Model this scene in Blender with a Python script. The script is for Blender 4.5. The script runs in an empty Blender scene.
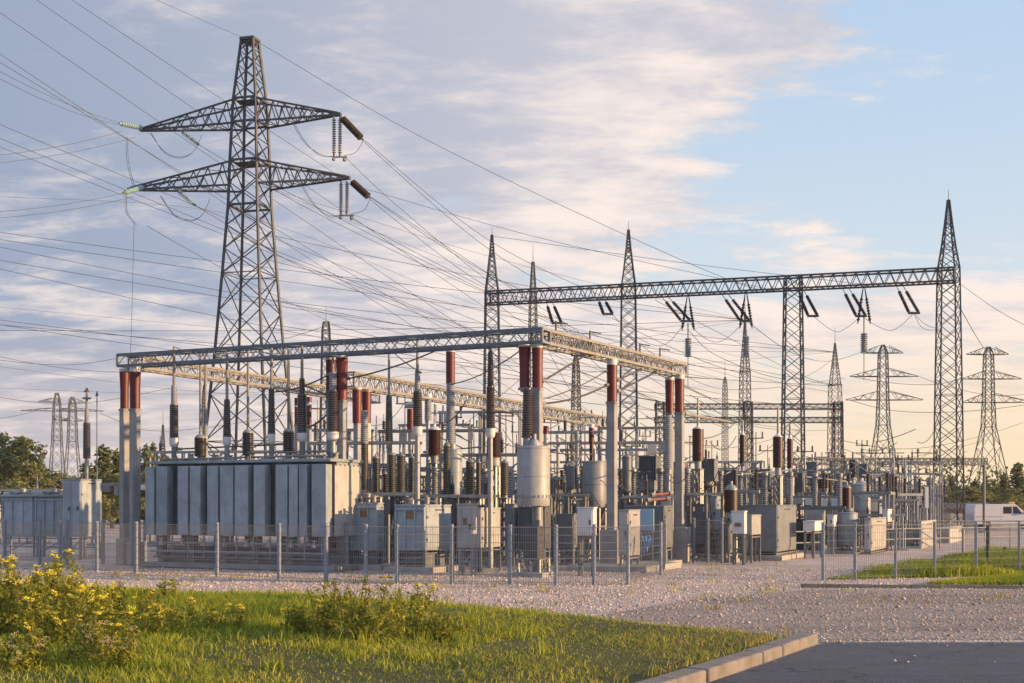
import bpy, math, random
import numpy as np
R = math.radians
random.seed(7)
rng = np.random.default_rng(11)
scene = bpy.context.scene
col = scene.collection

# ------------------------------------------------------------------ camera
F, HZ, CH = 1300.0, 503.0, 2.1          # focal length in pixels, horizon row, camera height in metres
cam_d = bpy.data.cameras.new('camera'); cam = bpy.data.objects.new('camera', cam_d); col.objects.link(cam)
cam.location = (0, 0, CH); cam.rotation_euler = (R(90), 0, 0)
cam_d.sensor_width = 36.0; cam_d.lens = F / 1024 * 36.0
cam_d.shift_y = (HZ - 341.5) / 1024
cam_d.clip_end = 6000; cam_d.clip_start = 0.1
scene.camera = cam

# ------------------------------------------------------------------ sky and sun
SUN_EL, SUN_AZ = 8.5, 104.0             # azimuth clockwise from +Y (view direction): right and a little behind
sun_d = bpy.data.lights.new('sun', 'SUN'); sun = bpy.data.objects.new('sun', sun_d); col.objects.link(sun)
sun_d.energy = 5.0; sun_d.angle = R(0.6); sun_d.color = (1.0, 0.61, 0.29)
sun.rotation_euler = (R(90 - SUN_EL), 0, R(180 - SUN_AZ))
sun.location = (60, -20, 40)

world = bpy.data.worlds.new('World'); scene.world = world; world.use_nodes = True
def build_sky():
    nt = world.node_tree; nt.nodes.clear(); L = nt.links.new; N = nt.nodes.new
    def val(x):
        n = N('ShaderNodeValue'); n.outputs[0].default_value = x; return n.outputs[0]
    def m(op, a, b=None, c=None, clamp=False):
        n = N('ShaderNodeMath'); n.operation = op; n.use_clamp = clamp
        for i, x in enumerate((a, b, c)):
            if x is None: continue
            if isinstance(x, (int, float)): n.inputs[i].default_value = x
            else: L(x, n.inputs[i])
        return n.outputs[0]
    def ss(x, lo, hi):
        n = N('ShaderNodeMapRange'); n.interpolation_type = 'SMOOTHSTEP'; n.clamp = True
        L(x, n.inputs[0]); n.inputs[1].default_value = lo; n.inputs[2].default_value = hi
        return n.outputs[0]
    def mixc(f, a, b):
        n = N('ShaderNodeMix'); n.data_type = 'RGBA'; n.clamp_factor = True
        L(f, n.inputs[0])
        for s, x in ((6, a), (7, b)):
            if isinstance(x, tuple): n.inputs[s].default_value = x + (1,)
            else: L(x, n.inputs[s])
        return n.outputs[2]
    def noise(vec, scale, detail, rough, dist=0.0):
        n = N('ShaderNodeTexNoise'); n.inputs['Scale'].default_value = scale; n.inputs['Detail'].default_value = detail
        n.inputs['Roughness'].default_value = rough; n.inputs['Distortion'].default_value = dist
        L(vec, n.inputs['Vector']); return n.outputs[0]
    out = N('ShaderNodeOutputWorld'); bg = N('ShaderNodeBackground'); bg.inputs[1].default_value = 0.083
    L(bg.outputs[0], out.inputs[0])
    sky = N('ShaderNodeTexSky'); sky.sky_type = 'NISHITA'; sky.sun_disc = False
    sky.sun_elevation = R(SUN_EL); sky.sun_rotation = R(SUN_AZ); sky.altitude = 100
    sky.air_density = 1.0; sky.dust_density = 0.6; sky.ozone_density = 1.5
    tc = N('ShaderNodeTexCoord'); sep = N('ShaderNodeSeparateXYZ'); L(tc.outputs['Generated'], sep.inputs[0])
    x, y, z = sep.outputs
    zc = m('MAXIMUM', z, 0.0)
    hyp = m('SQRT', m('ADD', m('MULTIPLY', x, x), m('MULTIPLY', y, y)))
    el = m('DIVIDE', zc, m('MAXIMUM', hyp, 0.05))                     # tan of the elevation
    # cloud deck: plane projection so clouds crowd together towards the horizon
    den = m('ADD', zc, 0.16)
    cx = N('ShaderNodeCombineXYZ'); L(m('DIVIDE', x, den), cx.inputs[0]); L(m('DIVIDE', y, den), cx.inputs[1])
    mp = N('ShaderNodeMapping'); mp.inputs['Rotation'].default_value = (0, 0, R(24)); mp.inputs['Scale'].default_value = (0.75, 1.25, 1); mp.inputs['Location'].default_value = (3.1, 1.7, 0)
    L(cx.outputs[0], mp.inputs[0]); q = mp.outputs[0]
    n1 = noise(q, 1.9, 10, 0.60, 0.3)
    n2 = noise(q, 5.4, 11, 0.66, 0.25)
    n3 = noise(q, 0.55, 3, 0.5, 0.2)
    # more cloud to the left and low, a clear gap high on the right
    edge = m('ADD', x, m('MULTIPLY', m('SUBTRACT', el, 0.2), -0.62))
    right = ss(edge, -0.02, 0.26)
    low = ss(el, 0.24, 0.12)
    right = m('MULTIPLY', right, m('SUBTRACT', 1.0, m('MULTIPLY', low, 0.70)))
    dens = m('ADD', m('ADD', m('MULTIPLY', n1, 0.70), m('MULTIPLY', n2, 0.68)), m('MULTIPLY', m('SUBTRACT', n3, 0.5), 0.45))
    dens = m('ADD', dens, m('MULTIPLY', right, -0.42))
    dens = m('ADD', dens, 0.12)
    dens = m('ADD', dens, m('MULTIPLY', ss(x, 0.02, -0.25), 0.16))
    cover = ss(dens, 0.52, 0.71)
    # colour of the clouds: lavender-grey bodies with cream, sun-warmed parts
    n4 = noise(q, 3.0, 10, 0.62, 0.3)
    warm = m('ADD', m('MULTIPLY', n4, 0.95), m('MULTIPLY', n2, 1.12))
    warm = m('ADD', warm, m('MULTIPLY', m('MINIMUM', x, 0.12), 0.62))
    warm = m('ADD', warm, m('MULTIPLY', ss(el, 0.36, 0.08), 0.24))
    lit = ss(warm, 0.90, 1.46)
    grey = mixc(ss(x, -0.40, 0.15), (2.4, 2.92, 3.95), (4.15, 4.2, 4.8))
    cream = (7.1, 6.2, 5.75)
    ccol = mixc(lit, grey, cream)
    blue = mixc(ss(el, 0.06, 0.40), (6.3, 6.8, 7.2), (4.5, 5.9, 7.7))
    nis = N('ShaderNodeMix'); nis.data_type = 'RGBA'; nis.inputs[0].default_value = 0.30
    L(blue, nis.inputs[6]); L(sky.outputs[0], nis.inputs[7])
    air = nis.outputs[2]
    c = mixc(cover, air, ccol)
    # warm band above the horizon, strongest towards the sun
    side = ss(x, -0.5, 0.42)
    glow = m('MULTIPLY', ss(el, 0.165, 0.0), m('ADD', 0.42, m('MULTIPLY', side, 0.55)))
    band = mixc(side, (6.6, 5.2, 4.5), (7.3, 5.6, 3.5))
    streak = noise(q, 1.1, 5, 0.6, 0.0)
    glow = m('MULTIPLY', glow, m('ADD', 0.72, m('MULTIPLY', streak, 0.5)), None, True)
    c = mixc(glow, c, band)
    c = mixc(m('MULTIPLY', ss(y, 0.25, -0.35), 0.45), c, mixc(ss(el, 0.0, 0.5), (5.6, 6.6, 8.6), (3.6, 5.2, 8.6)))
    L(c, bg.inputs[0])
build_sky()
scene.view_settings.view_transform = 'Standard'; scene.view_settings.look = 'None'
scene.view_settings.exposure = 0.76; scene.view_settings.gamma = 1.0; scene.view_settings.use_curve_mapping = False

# ------------------------------------------------------------------ helpers
def P(px, py, D): return ((px - 512) / F * D, D, CH + (HZ - py) / F * D)
def Zp(py, D): return CH + (HZ - py) / F * D
def Xp(px, D): return (px - 512) / F * D
def G(px, py):                                   # ground point seen at a pixel
    D = F * CH / (py - HZ); return (Xp(px, D), D)
YA = R(-25)                                      # the yard's grid is turned against the view
UX, UY = math.cos(YA), math.sin(YA)              # along a front face, to the right
VX, VY = -UY, UX                                 # away from the camera along a side face
kids = {}

def link(o, parent=None):
    col.objects.link(o)
    if parent is not None:
        o.parent = parent; kids.setdefault(parent.name, []).append(o)
    return o
def tag(o, label, cat=None, group=None, kind=None):
    if label: o['label'] = label
    if cat: o['category'] = cat
    if group: o['group'] = group
    if kind: o['kind'] = kind
    return o
def thing(name, label, cat, loc=(0, 0, 0), rz=0.0, group=None):
    o = bpy.data.objects.new(name, None); o.empty_display_size = 0.3
    link(o); o.location = loc; o.rotation_euler = (0, 0, rz)
    return tag(o, label, cat, group)
def copy_tree(o, parent=None):
    c = o.copy(); link(c, parent)
    for ch in kids.get(o.name, []): copy_tree(ch, c)
    return c

class MB:
    def __init__(s): s.v = []; s.f = []
    def add(s, vs, fs):
        b = len(s.v); s.v += [tuple(p) for p in vs]; s.f += [tuple(b + i for i in f) for f in fs]; return s
    def box(s, cx, cy, cz, sx, sy, sz, rz=0.0):
        c, n = math.cos(rz), math.sin(rz); vs = []
        for dz in (-.5, .5):
            for dx, dy in ((-.5, -.5), (.5, -.5), (.5, .5), (-.5, .5)):
                x, y = dx * sx, dy * sy
                vs.append((cx + x * c - y * n, cy + x * n + y * c, cz + dz * sz))
        return s.add(vs, [(3, 2, 1, 0), (4, 5, 6, 7), (0, 1, 5, 4), (1, 2, 6, 5), (2, 3, 7, 6), (3, 0, 4, 7)])
    def frame(s, p, q):
        p = np.array(p, float); q = np.array(q, float); d = q - p; l = np.linalg.norm(d); d = d / max(l, 1e-9)
        up = np.array((0, 0, 1.0)) if abs(d[2]) < 0.97 else np.array((UX, UY, 0.0))
        a = np.cross(d, up); a /= np.linalg.norm(a); b = np.cross(a, d)
        return p, q, a, b
    def bar(s, p, q, w, h=None):
        j = 1 + random.uniform(-.03, .03); h = (h or w) * j / 2; w = w * (1 + random.uniform(-.03, .03)) / 2
        p, q, a, b = s.frame(p, q); vs = []
        for c in (p, q):
            for i, k in ((-1, -1), (1, -1), (1, 1), (-1, 1)): vs.append(c + a * w * i + b * h * k)
        return s.add(vs, [(3, 2, 1, 0), (4, 5, 6, 7), (0, 1, 5, 4), (1, 2, 6, 5), (2, 3, 7, 6), (3, 0, 4, 7)])
    def tube(s, p, q, r0, r1=None, n=8, cap=True):
        r1 = r0 if r1 is None else r1
        p, q, a, b = s.frame(p, q); vs = []; fs = []
        for c, r in ((p, r0), (q, r1)):
            for i in range(n):
                t = 2 * math.pi * i / n; vs.append(c + (a * math.cos(t) + b * math.sin(t)) * r)
        for i in range(n): fs.append((i, (i + 1) % n, n + (i + 1) % n, n + i))
        if cap: fs += [tuple(range(n - 1, -1, -1)), tuple(range(n, 2 * n))]
        return s.add(vs, fs)
    def path(s, pts, r, n=5):
        pts = [np.array(p, float) for p in pts]; vs = []; fs = []
        for k, c in enumerate(pts):
            d0 = pts[min(k + 1, len(pts) - 1)] - pts[max(k - 1, 0)]
            _, _, a, b = s.frame((0, 0, 0), d0)
            for i in range(n):
                t = 2 * math.pi * i / n; vs.append(c + (a * math.cos(t) + b * math.sin(t)) * r)
        for k in range(len(pts) - 1):
            for i in range(n):
                fs.append((k * n + i, k * n + (i + 1) % n, (k + 1) * n + (i + 1) % n, (k + 1) * n + i))
        fs += [tuple(range(n - 1, -1, -1)), tuple(len(vs) - n + i for i in range(n))]
        return s.add(vs, fs)
    def lathe(s, cx, cy, prof, n=16, ax=None):
        """profile of (radius, height); with ax=(origin, direction) the heights run along that direction"""
        if ax is None: o, d = np.array((cx, cy, 0.0)), np.array((0, 0, 1.0)); a, b = np.array((1.0, 0, 0)), np.array((0, 1.0, 0))
        else:
            o = np.array(ax[0], float); e = np.array(ax[1], float); d = e / np.linalg.norm(e); _, _, a, b = s.frame((0, 0, 0), d); a = -a
        vs = []; fs = []
        for r, z in prof:
            r = max(r, 1e-4)
            for i in range(n):
                t = 2 * math.pi * i / n; vs.append(o + d * z + (a * math.cos(t) + b * math.sin(t)) * r)
        for k in range(len(prof) - 1):
            for i in range(n):
                fs.append((k * n + i, k * n + (i + 1) % n, (k + 1) * n + (i + 1) % n, (k + 1) * n + i))
        fs += [tuple(range(n - 1, -1, -1)), tuple(len(vs) - n + i for i in range(n))]
        return s.add(vs, fs)
    def poly(s, pts, z0, z1):
        n = len(pts); vs = [(x, y, z0) for x, y in pts] + [(x, y, z1) for x, y in pts]
        fs = [tuple(range(n - 1, -1, -1)), tuple(range(n, 2 * n))] + [(i, (i + 1) % n, n + (i + 1) % n, n + i) for i in range(n)]
        return s.add(vs, fs)
    def sheet(s, pts, z):
        return s.add([(x, y, z) for x, y in pts], [tuple(range(len(pts)))])
    def build(s, name, mat, parent=None, loc=(0, 0, 0), rz=0.0, bevel=0.0, smooth=True, ang=38):
        me = bpy.data.meshes.new(name); me.from_pydata(s.v, [], s.f); me.update()
        me.materials.append(mat)
        if smooth and len(me.polygons):
            me.polygons.foreach_set('use_smooth', [True] * len(me.polygons)); me.set_sharp_from_angle(angle=R(ang))
        o = bpy.data.objects.new(name, me); link(o, parent); o.location = loc; o.rotation_euler = (0, 0, rz)
        if bevel:
            b = o.modifiers.new('edges', 'BEVEL'); b.width = bevel; b.segments = 2; b.limit_method = 'ANGLE'; b.angle_limit = R(50)
        return o
def mesh_np(name, mat, verts, faces_loop, loop_total, parent=None, smooth=False):
    """fast mesh from arrays: faces_loop flat vertex indices, loop_total vertices per face"""
    me = bpy.data.meshes.new(name); nv = len(verts); nf = len(loop_total)
    me.vertices.add(nv); me.vertices.foreach_set('co', np.asarray(verts, np.float32).ravel())
    me.loops.add(len(faces_loop)); me.loops.foreach_set('vertex_index', np.asarray(faces_loop, np.int32))
    me.polygons.add(nf)
    st = np.concatenate(([0], np.cumsum(loop_total)[:-1])).astype(np.int32)
    me.polygons.foreach_set('loop_start', st)
    me.update(calc_edges=True); me.validate()
    if smooth: me.polygons.foreach_set('use_smooth', [True] * len(me.polygons))
    me.materials.append(mat)
    o = bpy.data.objects.new(name, me); return link(o, parent)

# ------------------------------------------------------------------ materials
def mat(name, c, rough=0.6, metal=0.0, var=0.25, scale=3.0, c2=None, bump=0.0, bscale=40.0, streak=0.0, streak_c=(0.12, 0.09, 0.07), spec=0.5, coat=0.0, rust=0.0, island=0.0, trans=0.0, objvar=0.0):
    mt = bpy.data.materials.new(name); mt.use_nodes = True
    nt = mt.node_tree; L = nt.links.new; N = nt.nodes.new; b = nt.nodes['Principled BSDF']
    b.inputs['Roughness'].default_value = rough; b.inputs['Metallic'].default_value = metal
    b.inputs['Specular IOR Level'].default_value = spec
    if coat: b.inputs['Coat Weight'].default_value = coat; b.inputs['Coat Roughness'].default_value = 0.15
    tc = N('ShaderNodeTexCoord')
    def noise(vec, sc, det=5, ro=0.6):
        n = N('ShaderNodeTexNoise'); n.inputs['Scale'].default_value = sc; n.inputs['Detail'].default_value = det; n.inputs['Roughness'].default_value = ro
        L(vec, n.inputs['Vector']); return n.outputs[0]
    def ramp(f, lo, hi):
        n = N('ShaderNodeMapRange'); L(f, n.inputs[0]); n.inputs[1].default_value = lo; n.inputs[2].default_value = hi; n.clamp = True; return n.outputs[0]
    def mix(f, a, bb):
        n = N('ShaderNodeMix'); n.data_type = 'RGBA'; L(f, n.inputs[0])
        for s, x in ((6, a), (7, bb)):
            if isinstance(x, tuple): n.inputs[s].default_value = tuple(x) + (1,)
            else: L(x, n.inputs[s])
        return n.outputs[2]
    dk = c2 or tuple(k * (1 - var) for k in c); lt = tuple(min(0.95, k * (1 + var * 0.7)) for k in c) if not c2 else c
    f = ramp(noise(tc.outputs['Object'], scale), 0.3, 0.7)
    colr = mix(f, dk, lt)
    if island:
        g = N('ShaderNodeNewGeometry'); n = N('ShaderNodeHueSaturation'); L(colr, n.inputs['Color'])
        n.inputs['Hue'].default_value = 0.5
        L(ramp2(nt, g.outputs['Random Per Island'], 1 - island, 1 + island), n.inputs['Value']); colr = n.outputs[0]
    if streak:
        mp = N('ShaderNodeMapping'); mp.inputs['Scale'].default_value = (9, 9, 0.5); L(tc.outputs['Object'], mp.inputs[0])
        s = ramp(noise(mp.outputs[0], 1.6, 6, 0.65), 0.52, 0.80)
        mm = N('ShaderNodeMath'); mm.operation = 'MULTIPLY'; L(s, mm.inputs[0]); mm.inputs[1].default_value = streak
        colr = mix(mm.outputs[0], colr, tuple(streak_c))
    if rust:
        s = ramp(noise(tc.outputs['Object'], 5.0, 8, 0.7), 0.62, 0.74)
        mm = N('ShaderNodeMath'); mm.operation = 'MULTIPLY'; L(s, mm.inputs[0]); mm.inputs[1].default_value = rust
        colr = mix(mm.outputs[0], colr, (0.16, 0.075, 0.04))
    if objvar:
        oi = N('ShaderNodeObjectInfo'); n = N('ShaderNodeHueSaturation'); L(colr, n.inputs['Color']); L(ramp2(nt, oi.outputs['Random'], 1 - objvar, 1 + objvar * .7), n.inputs['Value']); colr = n.outputs[0]
    L(colr, b.inputs['Base Color'])
    rr = N('ShaderNodeMapRange'); L(noise(tc.outputs['Object'], scale * 4, 4), rr.inputs[0]); rr.inputs[3].default_value = max(0.05, rough - 0.12); rr.inputs[4].default_value = min(1, rough + 0.12)
    L(rr.outputs[0], b.inputs['Roughness'])
    if bump:
        bp = N('ShaderNodeBump'); bp.inputs['Strength'].default_value = bump; bp.inputs['Distance'].default_value = 0.02
        L(noise(tc.outputs['Object'], bscale, 4), bp.inputs['Height']); L(bp.outputs[0], b.inputs['Normal'])
    if trans:
        ts = N('ShaderNodeBsdfTranslucent'); L(colr, ts.inputs[0]); mx = N('ShaderNodeMixShader'); mx.inputs[0].default_value = trans
        L(b.outputs[0], mx.inputs[1]); L(ts.outputs[0], mx.inputs[2]); L(mx.outputs[0], nt.nodes['Material Output'].inputs[0])
    return mt
def ramp2(nt, f, lo, hi):
    n = nt.nodes.new('ShaderNodeMapRange'); nt.links.new(f, n.inputs[0]); n.inputs[3].default_value = lo; n.inputs[4].default_value = hi; return n.outputs[0]

M = dict(
    galv=mat('galvanised steel', (0.235, 0.245, 0.25), 0.5, 0.35, 0.25, 6, objvar=.35, streak=0.35, streak_c=(0.17, 0.14, 0.11)),
    beam=mat('weathered beam steel', (0.25, 0.245, 0.225), 0.55, 0.15, 0.25, 5, streak=0.4, streak_c=(0.17, 0.13, 0.09)),
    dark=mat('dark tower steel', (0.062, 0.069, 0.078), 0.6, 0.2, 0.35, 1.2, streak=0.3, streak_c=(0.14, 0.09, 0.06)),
    far=mat('distant tower steel', (0.08, 0.08, 0.08), 0.7, 0.1, 0.2, 1.0),
    tank=mat('grey blue tank paint', (0.27, 0.318, 0.35), 0.5, 0.0, 0.22, 2.2, streak=0.8, streak_c=(0.12, 0.12, 0.115), bump=0.12, bscale=18, rust=0.6, objvar=.16),
    tank2=mat('pale grey cabinet paint', (0.37, 0.365, 0.35), 0.5, 0.0, 0.18, 2.0, streak=0.7, streak_c=(0.18, 0.15, 0.12), rust=0.5, objvar=.22),
    steelgrey=mat('mid grey equipment paint', (0.17, 0.185, 0.20), 0.5, 0.05, 0.25, 3.0, objvar=.3, streak=0.45, streak_c=(0.12, 0.11, 0.10), rust=0.2),
    drum=mat('light grey vessel paint', (0.34, 0.345, 0.345), 0.5, 0.05, 0.18, 2.4, streak=0.65, streak_c=(0.16, 0.14, 0.12), rust=0.35, objvar=.15),
    red=mat('red painted porcelain', (0.108, 0.008, 0.009), 0.5, 0.0, 0.30, 3.0, streak=0.35, streak_c=(0.07, 0.015, 0.012), objvar=.25),
    maroon=mat('dark maroon porcelain', (0.036, 0.008, 0.0065), 0.5, 0.0, 0.3, 4.0, streak=0.3, streak_c=(0.03, 0.011, 0.009), objvar=.3),
    brown=mat('brown glazed porcelain', (0.042, 0.028, 0.02), 0.28, 0.0, 0.3, 5.0, streak=0.3, streak_c=(0.11, 0.09, 0.07), coat=0.3),
    olive=mat('olive brown porcelain', (0.055, 0.05, 0.03), 0.35, 0.0, 0.3, 5.0, coat=0.2, streak=0.3, streak_c=(0.05, 0.04, 0.03)),
    gins=mat('grey insulator porcelain', (0.23, 0.24, 0.25), 0.4, 0.0, 0.2, 5.0, coat=0.15),
    white=mat('off white enamel', (0.56, 0.565, 0.57), 0.4, 0.0, 0.08, 3.0, streak=0.3, streak_c=(0.4, 0.36, 0.3)),
    black=mat('dark rubber and cable', (0.03, 0.03, 0.032), 0.6, 0.0, 0.3, 4.0),
    wire=mat('conductor aluminium, weathered', (0.09, 0.09, 0.095), 0.6, 0.3, 0.2, 1.0),
    teal=mat('green glass disc insulator', (0.26, 0.42, 0.38), 0.2, 0.0, 0.2, 4.0, coat=0.3),
    conc=mat('weathered concrete', (0.33, 0.31, 0.285), 0.85, 0.0, 0.25, 2.5, bump=0.4, bscale=30, streak=0.3, streak_c=(0.18, 0.16, 0.14)),
    kerb=mat('kerbstone concrete', (0.20, 0.182, 0.165), 0.9, 0.0, 0.3, 3.0, bump=0.6, bscale=45),
    post=mat('galvanised fence post', (0.23, 0.265, 0.315), 0.5, 0.3, 0.15, 5.0),
    mesh=mat('fence mesh wire', (0.30, 0.275, 0.25), 0.55, 0.2, 0.15, 5.0),
    bluepaint=mat('light blue paint', (0.27, 0.42, 0.52), 0.5, 0, 0.12, 3.0, streak=0.3, streak_c=(0.5, 0.5, 0.5)),
    bluecloth=mat('blue work cloth', (0.16, 0.32, 0.52), 0.9, 0, 0.25, 8.0),
    sticker=mat('brown notice plate', (0.20, 0.115, 0.055), 0.6, 0, 0.2, 30.0),
    glass=mat('dark vehicle glass', (0.02, 0.022, 0.026), 0.08, 0, 0.1, 3.0),
    vanwhite=mat('white van paint', (0.50, 0.51, 0.53), 0.3, 0, 0.05, 2.0, coat=0.4),
    shedred=mat('dark red sheet roof', (0.075, 0.04, 0.036), 0.6, 0, 0.2, 2.0),
    lamp=mat('amber roof beacon', (0.65, 0.32, 0.05), 0.3, 0, 0.1, 3.0),
    copper=mat('rusty red steel', (0.24, 0.085, 0.06), 0.65, 0, 0.3, 6.0),
    beam_shade=mat('beam steel toned for blue shade', (0.12, 0.145, 0.17), 0.5, 0.1, 0.25, 4.0, streak=0.4, streak_c=(0.13, 0.10, 0.07)),  # beam steel darkened and blued to carry the front beam's shade
    pillar=mat('pale pillar paint', (0.26, 0.262, 0.262), 0.7, 0.0, 0.28, 2.5, streak=0.6, streak_c=(0.17, 0.15, 0.13), rust=0.3),
    shade=mat('dark grey equipment and shade paint', (0.085, 0.09, 0.10), 0.55, 0.05, 0.3, 3.0, streak=0.4, streak_c=(0.06, 0.05, 0.045), objvar=.3),  # equipment grey; also the shade colour of the added boxes between equipment
    edge=mat('concrete edging darkened for shade', (0.13, 0.12, 0.11), 0.9, 0, 0.3, 3.0, bump=0.4, bscale=30),  # dark tone stands in for shade on the edging's front face
    darkpost=mat('dark green post', (0.03, 0.04, 0.035), 0.6, 0.1, 0.2, 4.0),
    bark=mat('tree bark', (0.10, 0.075, 0.055), 0.95, 0, 0.3, 6.0),
    conifer=mat('conifer needles', (0.17, 0.19, 0.085), 0.8, 0, 0.35, 0.35, island=0.4, trans=0.3),
    leafy=mat('broad leaves', (0.20, 0.21, 0.085), 0.75, 0, 0.35, 0.35, island=0.4, trans=0.35),
    grass=mat('grass blades', (0.42, 0.43, 0.05), 0.75, 0, 0.3, 0.55, c2=(0.12, 0.20, 0.028), island=0.35, trans=0.38, spec=0.2),
    drygrass=mat('short dry grass', (0.46, 0.39, 0.11), 0.85, 0, 0.3, 1.6, c2=(0.22, 0.23, 0.04), island=0.35, trans=0.3, spec=0.2),
    herb=mat('herb leaves', (0.24, 0.25, 0.04), 0.7, 0, 0.3, 3.0, island=0.4, trans=0.4, spec=0.2),
    stalk=mat('plant stalks', (0.10, 0.085, 0.03), 0.8, 0, 0.3, 3.0),
    yellow=mat('yellow tansy flowers', (0.85, 0.72, 0.045), 0.7, 0, 0.15, 8.0, island=0.25),
    cream=mat('faded cream flower heads', (0.45, 0.38, 0.20), 0.8, 0, 0.2, 8.0, island=0.25),
)

# ------------------------------------------------------------------ ground
def ground_mat(name, base, dark, cell, bump, patch=0.5, pscale=0.25, tint=None, rough=0.9, bd=0.03, ruts=0.0, cracks=0.0):
    mt = bpy.data.materials.new(name); mt.use_nodes = True; nt = mt.node_tree; L = nt.links.new; N = nt.nodes.new
    b = nt.nodes['Principled BSDF']; b.inputs['Roughness'].default_value = rough; b.inputs['Specular IOR Level'].default_value = 0.25
    tc = N('ShaderNodeTexCoord')
    v = N('ShaderNodeTexVoronoi'); v.inputs['Scale'].default_value = cell; L(tc.outputs['Object'], v.inputs['Vector'])
    v2 = N('ShaderNodeTexVoronoi'); v2.inputs['Scale'].default_value = cell * 0.37; L(tc.outputs['Object'], v2.inputs['Vector'])
    bw = N('ShaderNodeSeparateColor'); L(v.outputs['Color'], bw.inputs[0])
    bw2 = N('ShaderNodeSeparateColor'); L(v2.outputs['Color'], bw2.inputs[0])
    n = N('ShaderNodeTexNoise'); n.inputs['Scale'].default_value = pscale; n.inputs['Detail'].default_value = 7; n.inputs['Roughness'].default_value = 0.65
    L(tc.outputs['Object'], n.inputs['Vector'])
    def m(op, a, c):
        k = N('ShaderNodeMath'); k.operation = op
        for i, x in enumerate((a, c)):
            if isinstance(x, (int, float)): k.inputs[i].default_value = x
            else: L(x, k.inputs[i])
        return k.outputs[0]
    f = m('ADD', m('MULTIPLY', bw.outputs[0], 0.55), m('MULTIPLY', bw2.outputs[1], 0.30))
    f = m('ADD', f, m('MULTIPLY', m('SUBTRACT', n.outputs[0], 0.42), patch * 2))
    mx = N('ShaderNodeMix'); mx.data_type = 'RGBA'; L(f, mx.inputs[0]); mx.inputs[6].default_value = dark + (1,); mx.inputs[7].default_value = base + (1,)
    c = mx.outputs[2]
    if tint:
        n2 = N('ShaderNodeTexNoise'); n2.inputs['Scale'].default_value = pscale * 2.3; n2.inputs['Detail'].default_value = 6; L(tc.outputs['Object'], n2.inputs['Vector'])
        r = N('ShaderNodeMapRange'); L(n2.outputs[0], r.inputs[0]); r.inputs[1].default_value = 0.45; r.inputs[2].default_value = 0.72; r.clamp = True
        m2 = N('ShaderNodeMix'); m2.data_type = 'RGBA'; L(r.outputs[0], m2.inputs[0]); L(c, m2.inputs[6]); m2.inputs[7].default_value = tint + (1,); c = m2.outputs[2]
    def darken(fac, colour):
        m3 = N('ShaderNodeMix'); m3.data_type = 'RGBA'; L(fac, m3.inputs[0]); L(c, m3.inputs[6]); m3.inputs[7].default_value = colour + (1,); return m3.outputs[2]
    if ruts:                                           # compacted wheel tracks along the drive
        mp = N('ShaderNodeMapping'); mp.inputs['Rotation'].default_value = (0, 0, R(-8)); mp.inputs['Scale'].default_value = (0.05, 0.75, 1); L(tc.outputs['Object'], mp.inputs[0])
        n4 = N('ShaderNodeTexNoise'); n4.inputs['Scale'].default_value = 1.3; n4.inputs['Detail'].default_value = 4; L(mp.outputs[0], n4.inputs['Vector'])
        r = N('ShaderNodeMapRange'); L(n4.outputs[0], r.inputs[0]); r.inputs[1].default_value = 0.48; r.inputs[2].default_value = 0.66; r.clamp = True
        c = darken(m('MULTIPLY', r.outputs[0], ruts), tuple(k * .75 for k in dark))
    if cracks:
        nv = N('ShaderNodeTexNoise'); nv.inputs['Scale'].default_value = 1.4; nv.inputs['Detail'].default_value = 5; L(tc.outputs['Object'], nv.inputs['Vector'])
        va = N('ShaderNodeVectorMath'); va.operation = 'ADD'; L(tc.outputs['Object'], va.inputs[0]); L(nv.outputs['Color'], va.inputs[1])
        ve = N('ShaderNodeTexVoronoi'); ve.feature = 'DISTANCE_TO_EDGE'; ve.inputs['Scale'].default_value = 0.42; L(va.outputs[0], ve.inputs['Vector'])
        r = N('ShaderNodeMapRange'); L(ve.outputs['Distance'], r.inputs[0]); r.inputs[1].default_value = 0.012; r.inputs[2].default_value = 0.0; r.clamp = True
        c = darken(m('MULTIPLY', r.outputs[0], cracks), (0.012, 0.012, 0.013))
    L(c, b.inputs['Base Color'])
    bp = N('ShaderNodeBump'); bp.inputs['Strength'].default_value = bump; bp.inputs['Distance'].default_value = bd
    h = m('ADD', m('MULTIPLY', m('SUBTRACT', 0.6, v.outputs['Distance']), 1.0), m('MULTIPLY', bw.outputs[2], 0.6)); L(h, bp.inputs['Height']); L(bp.outputs[0], b.inputs['Normal'])
    return mt
m_field = ground_mat('rough field', (0.10, 0.115, 0.035), (0.045, 0.06, 0.02), 3, 0.4, 0.6, 0.08)
m_gravel = ground_mat('pale crushed stone', (0.68, 0.57, 0.51), (0.34, 0.285, 0.255), 16.0, 0.9, 0.55, 0.22, (0.36, 0.30, 0.26))
m_drive = ground_mat('worn brown crushed stone', (0.43, 0.355, 0.315), (0.21, 0.17, 0.15), 13.0, 0.9, 0.5, 0.35, (0.30, 0.25, 0.215), ruts=.55)
m_asphalt = ground_mat('asphalt', (0.115, 0.126, 0.155), (0.062, 0.068, 0.086), 45, 0.6, 0.35, 0.9, (0.078, 0.08, 0.09), 0.85, 0.008, cracks=.6, ruts=.25)
m_soil = ground_mat('lawn soil', (0.10, 0.10, 0.03), (0.045, 0.055, 0.015), 25, 0.6, 0.6, 0.6, (0.12, 0.095, 0.045))
def ground(name, pts, z, m, label):
    o = MB().sheet(pts, z).build(name, m, smooth=False); return tag(o, label, kind='structure')
ground('ground', [(-3000, -200), (3000, -200), (3000, 5000), (-3000, 5000)], -0.03, m_field, 'rough green field around the yard')
ground('gravel_yard', [(-70, 6), (90, 6), (120, 170), (-80, 170)], 0.0, m_gravel, 'pale crushed stone covering the yard')
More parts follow.
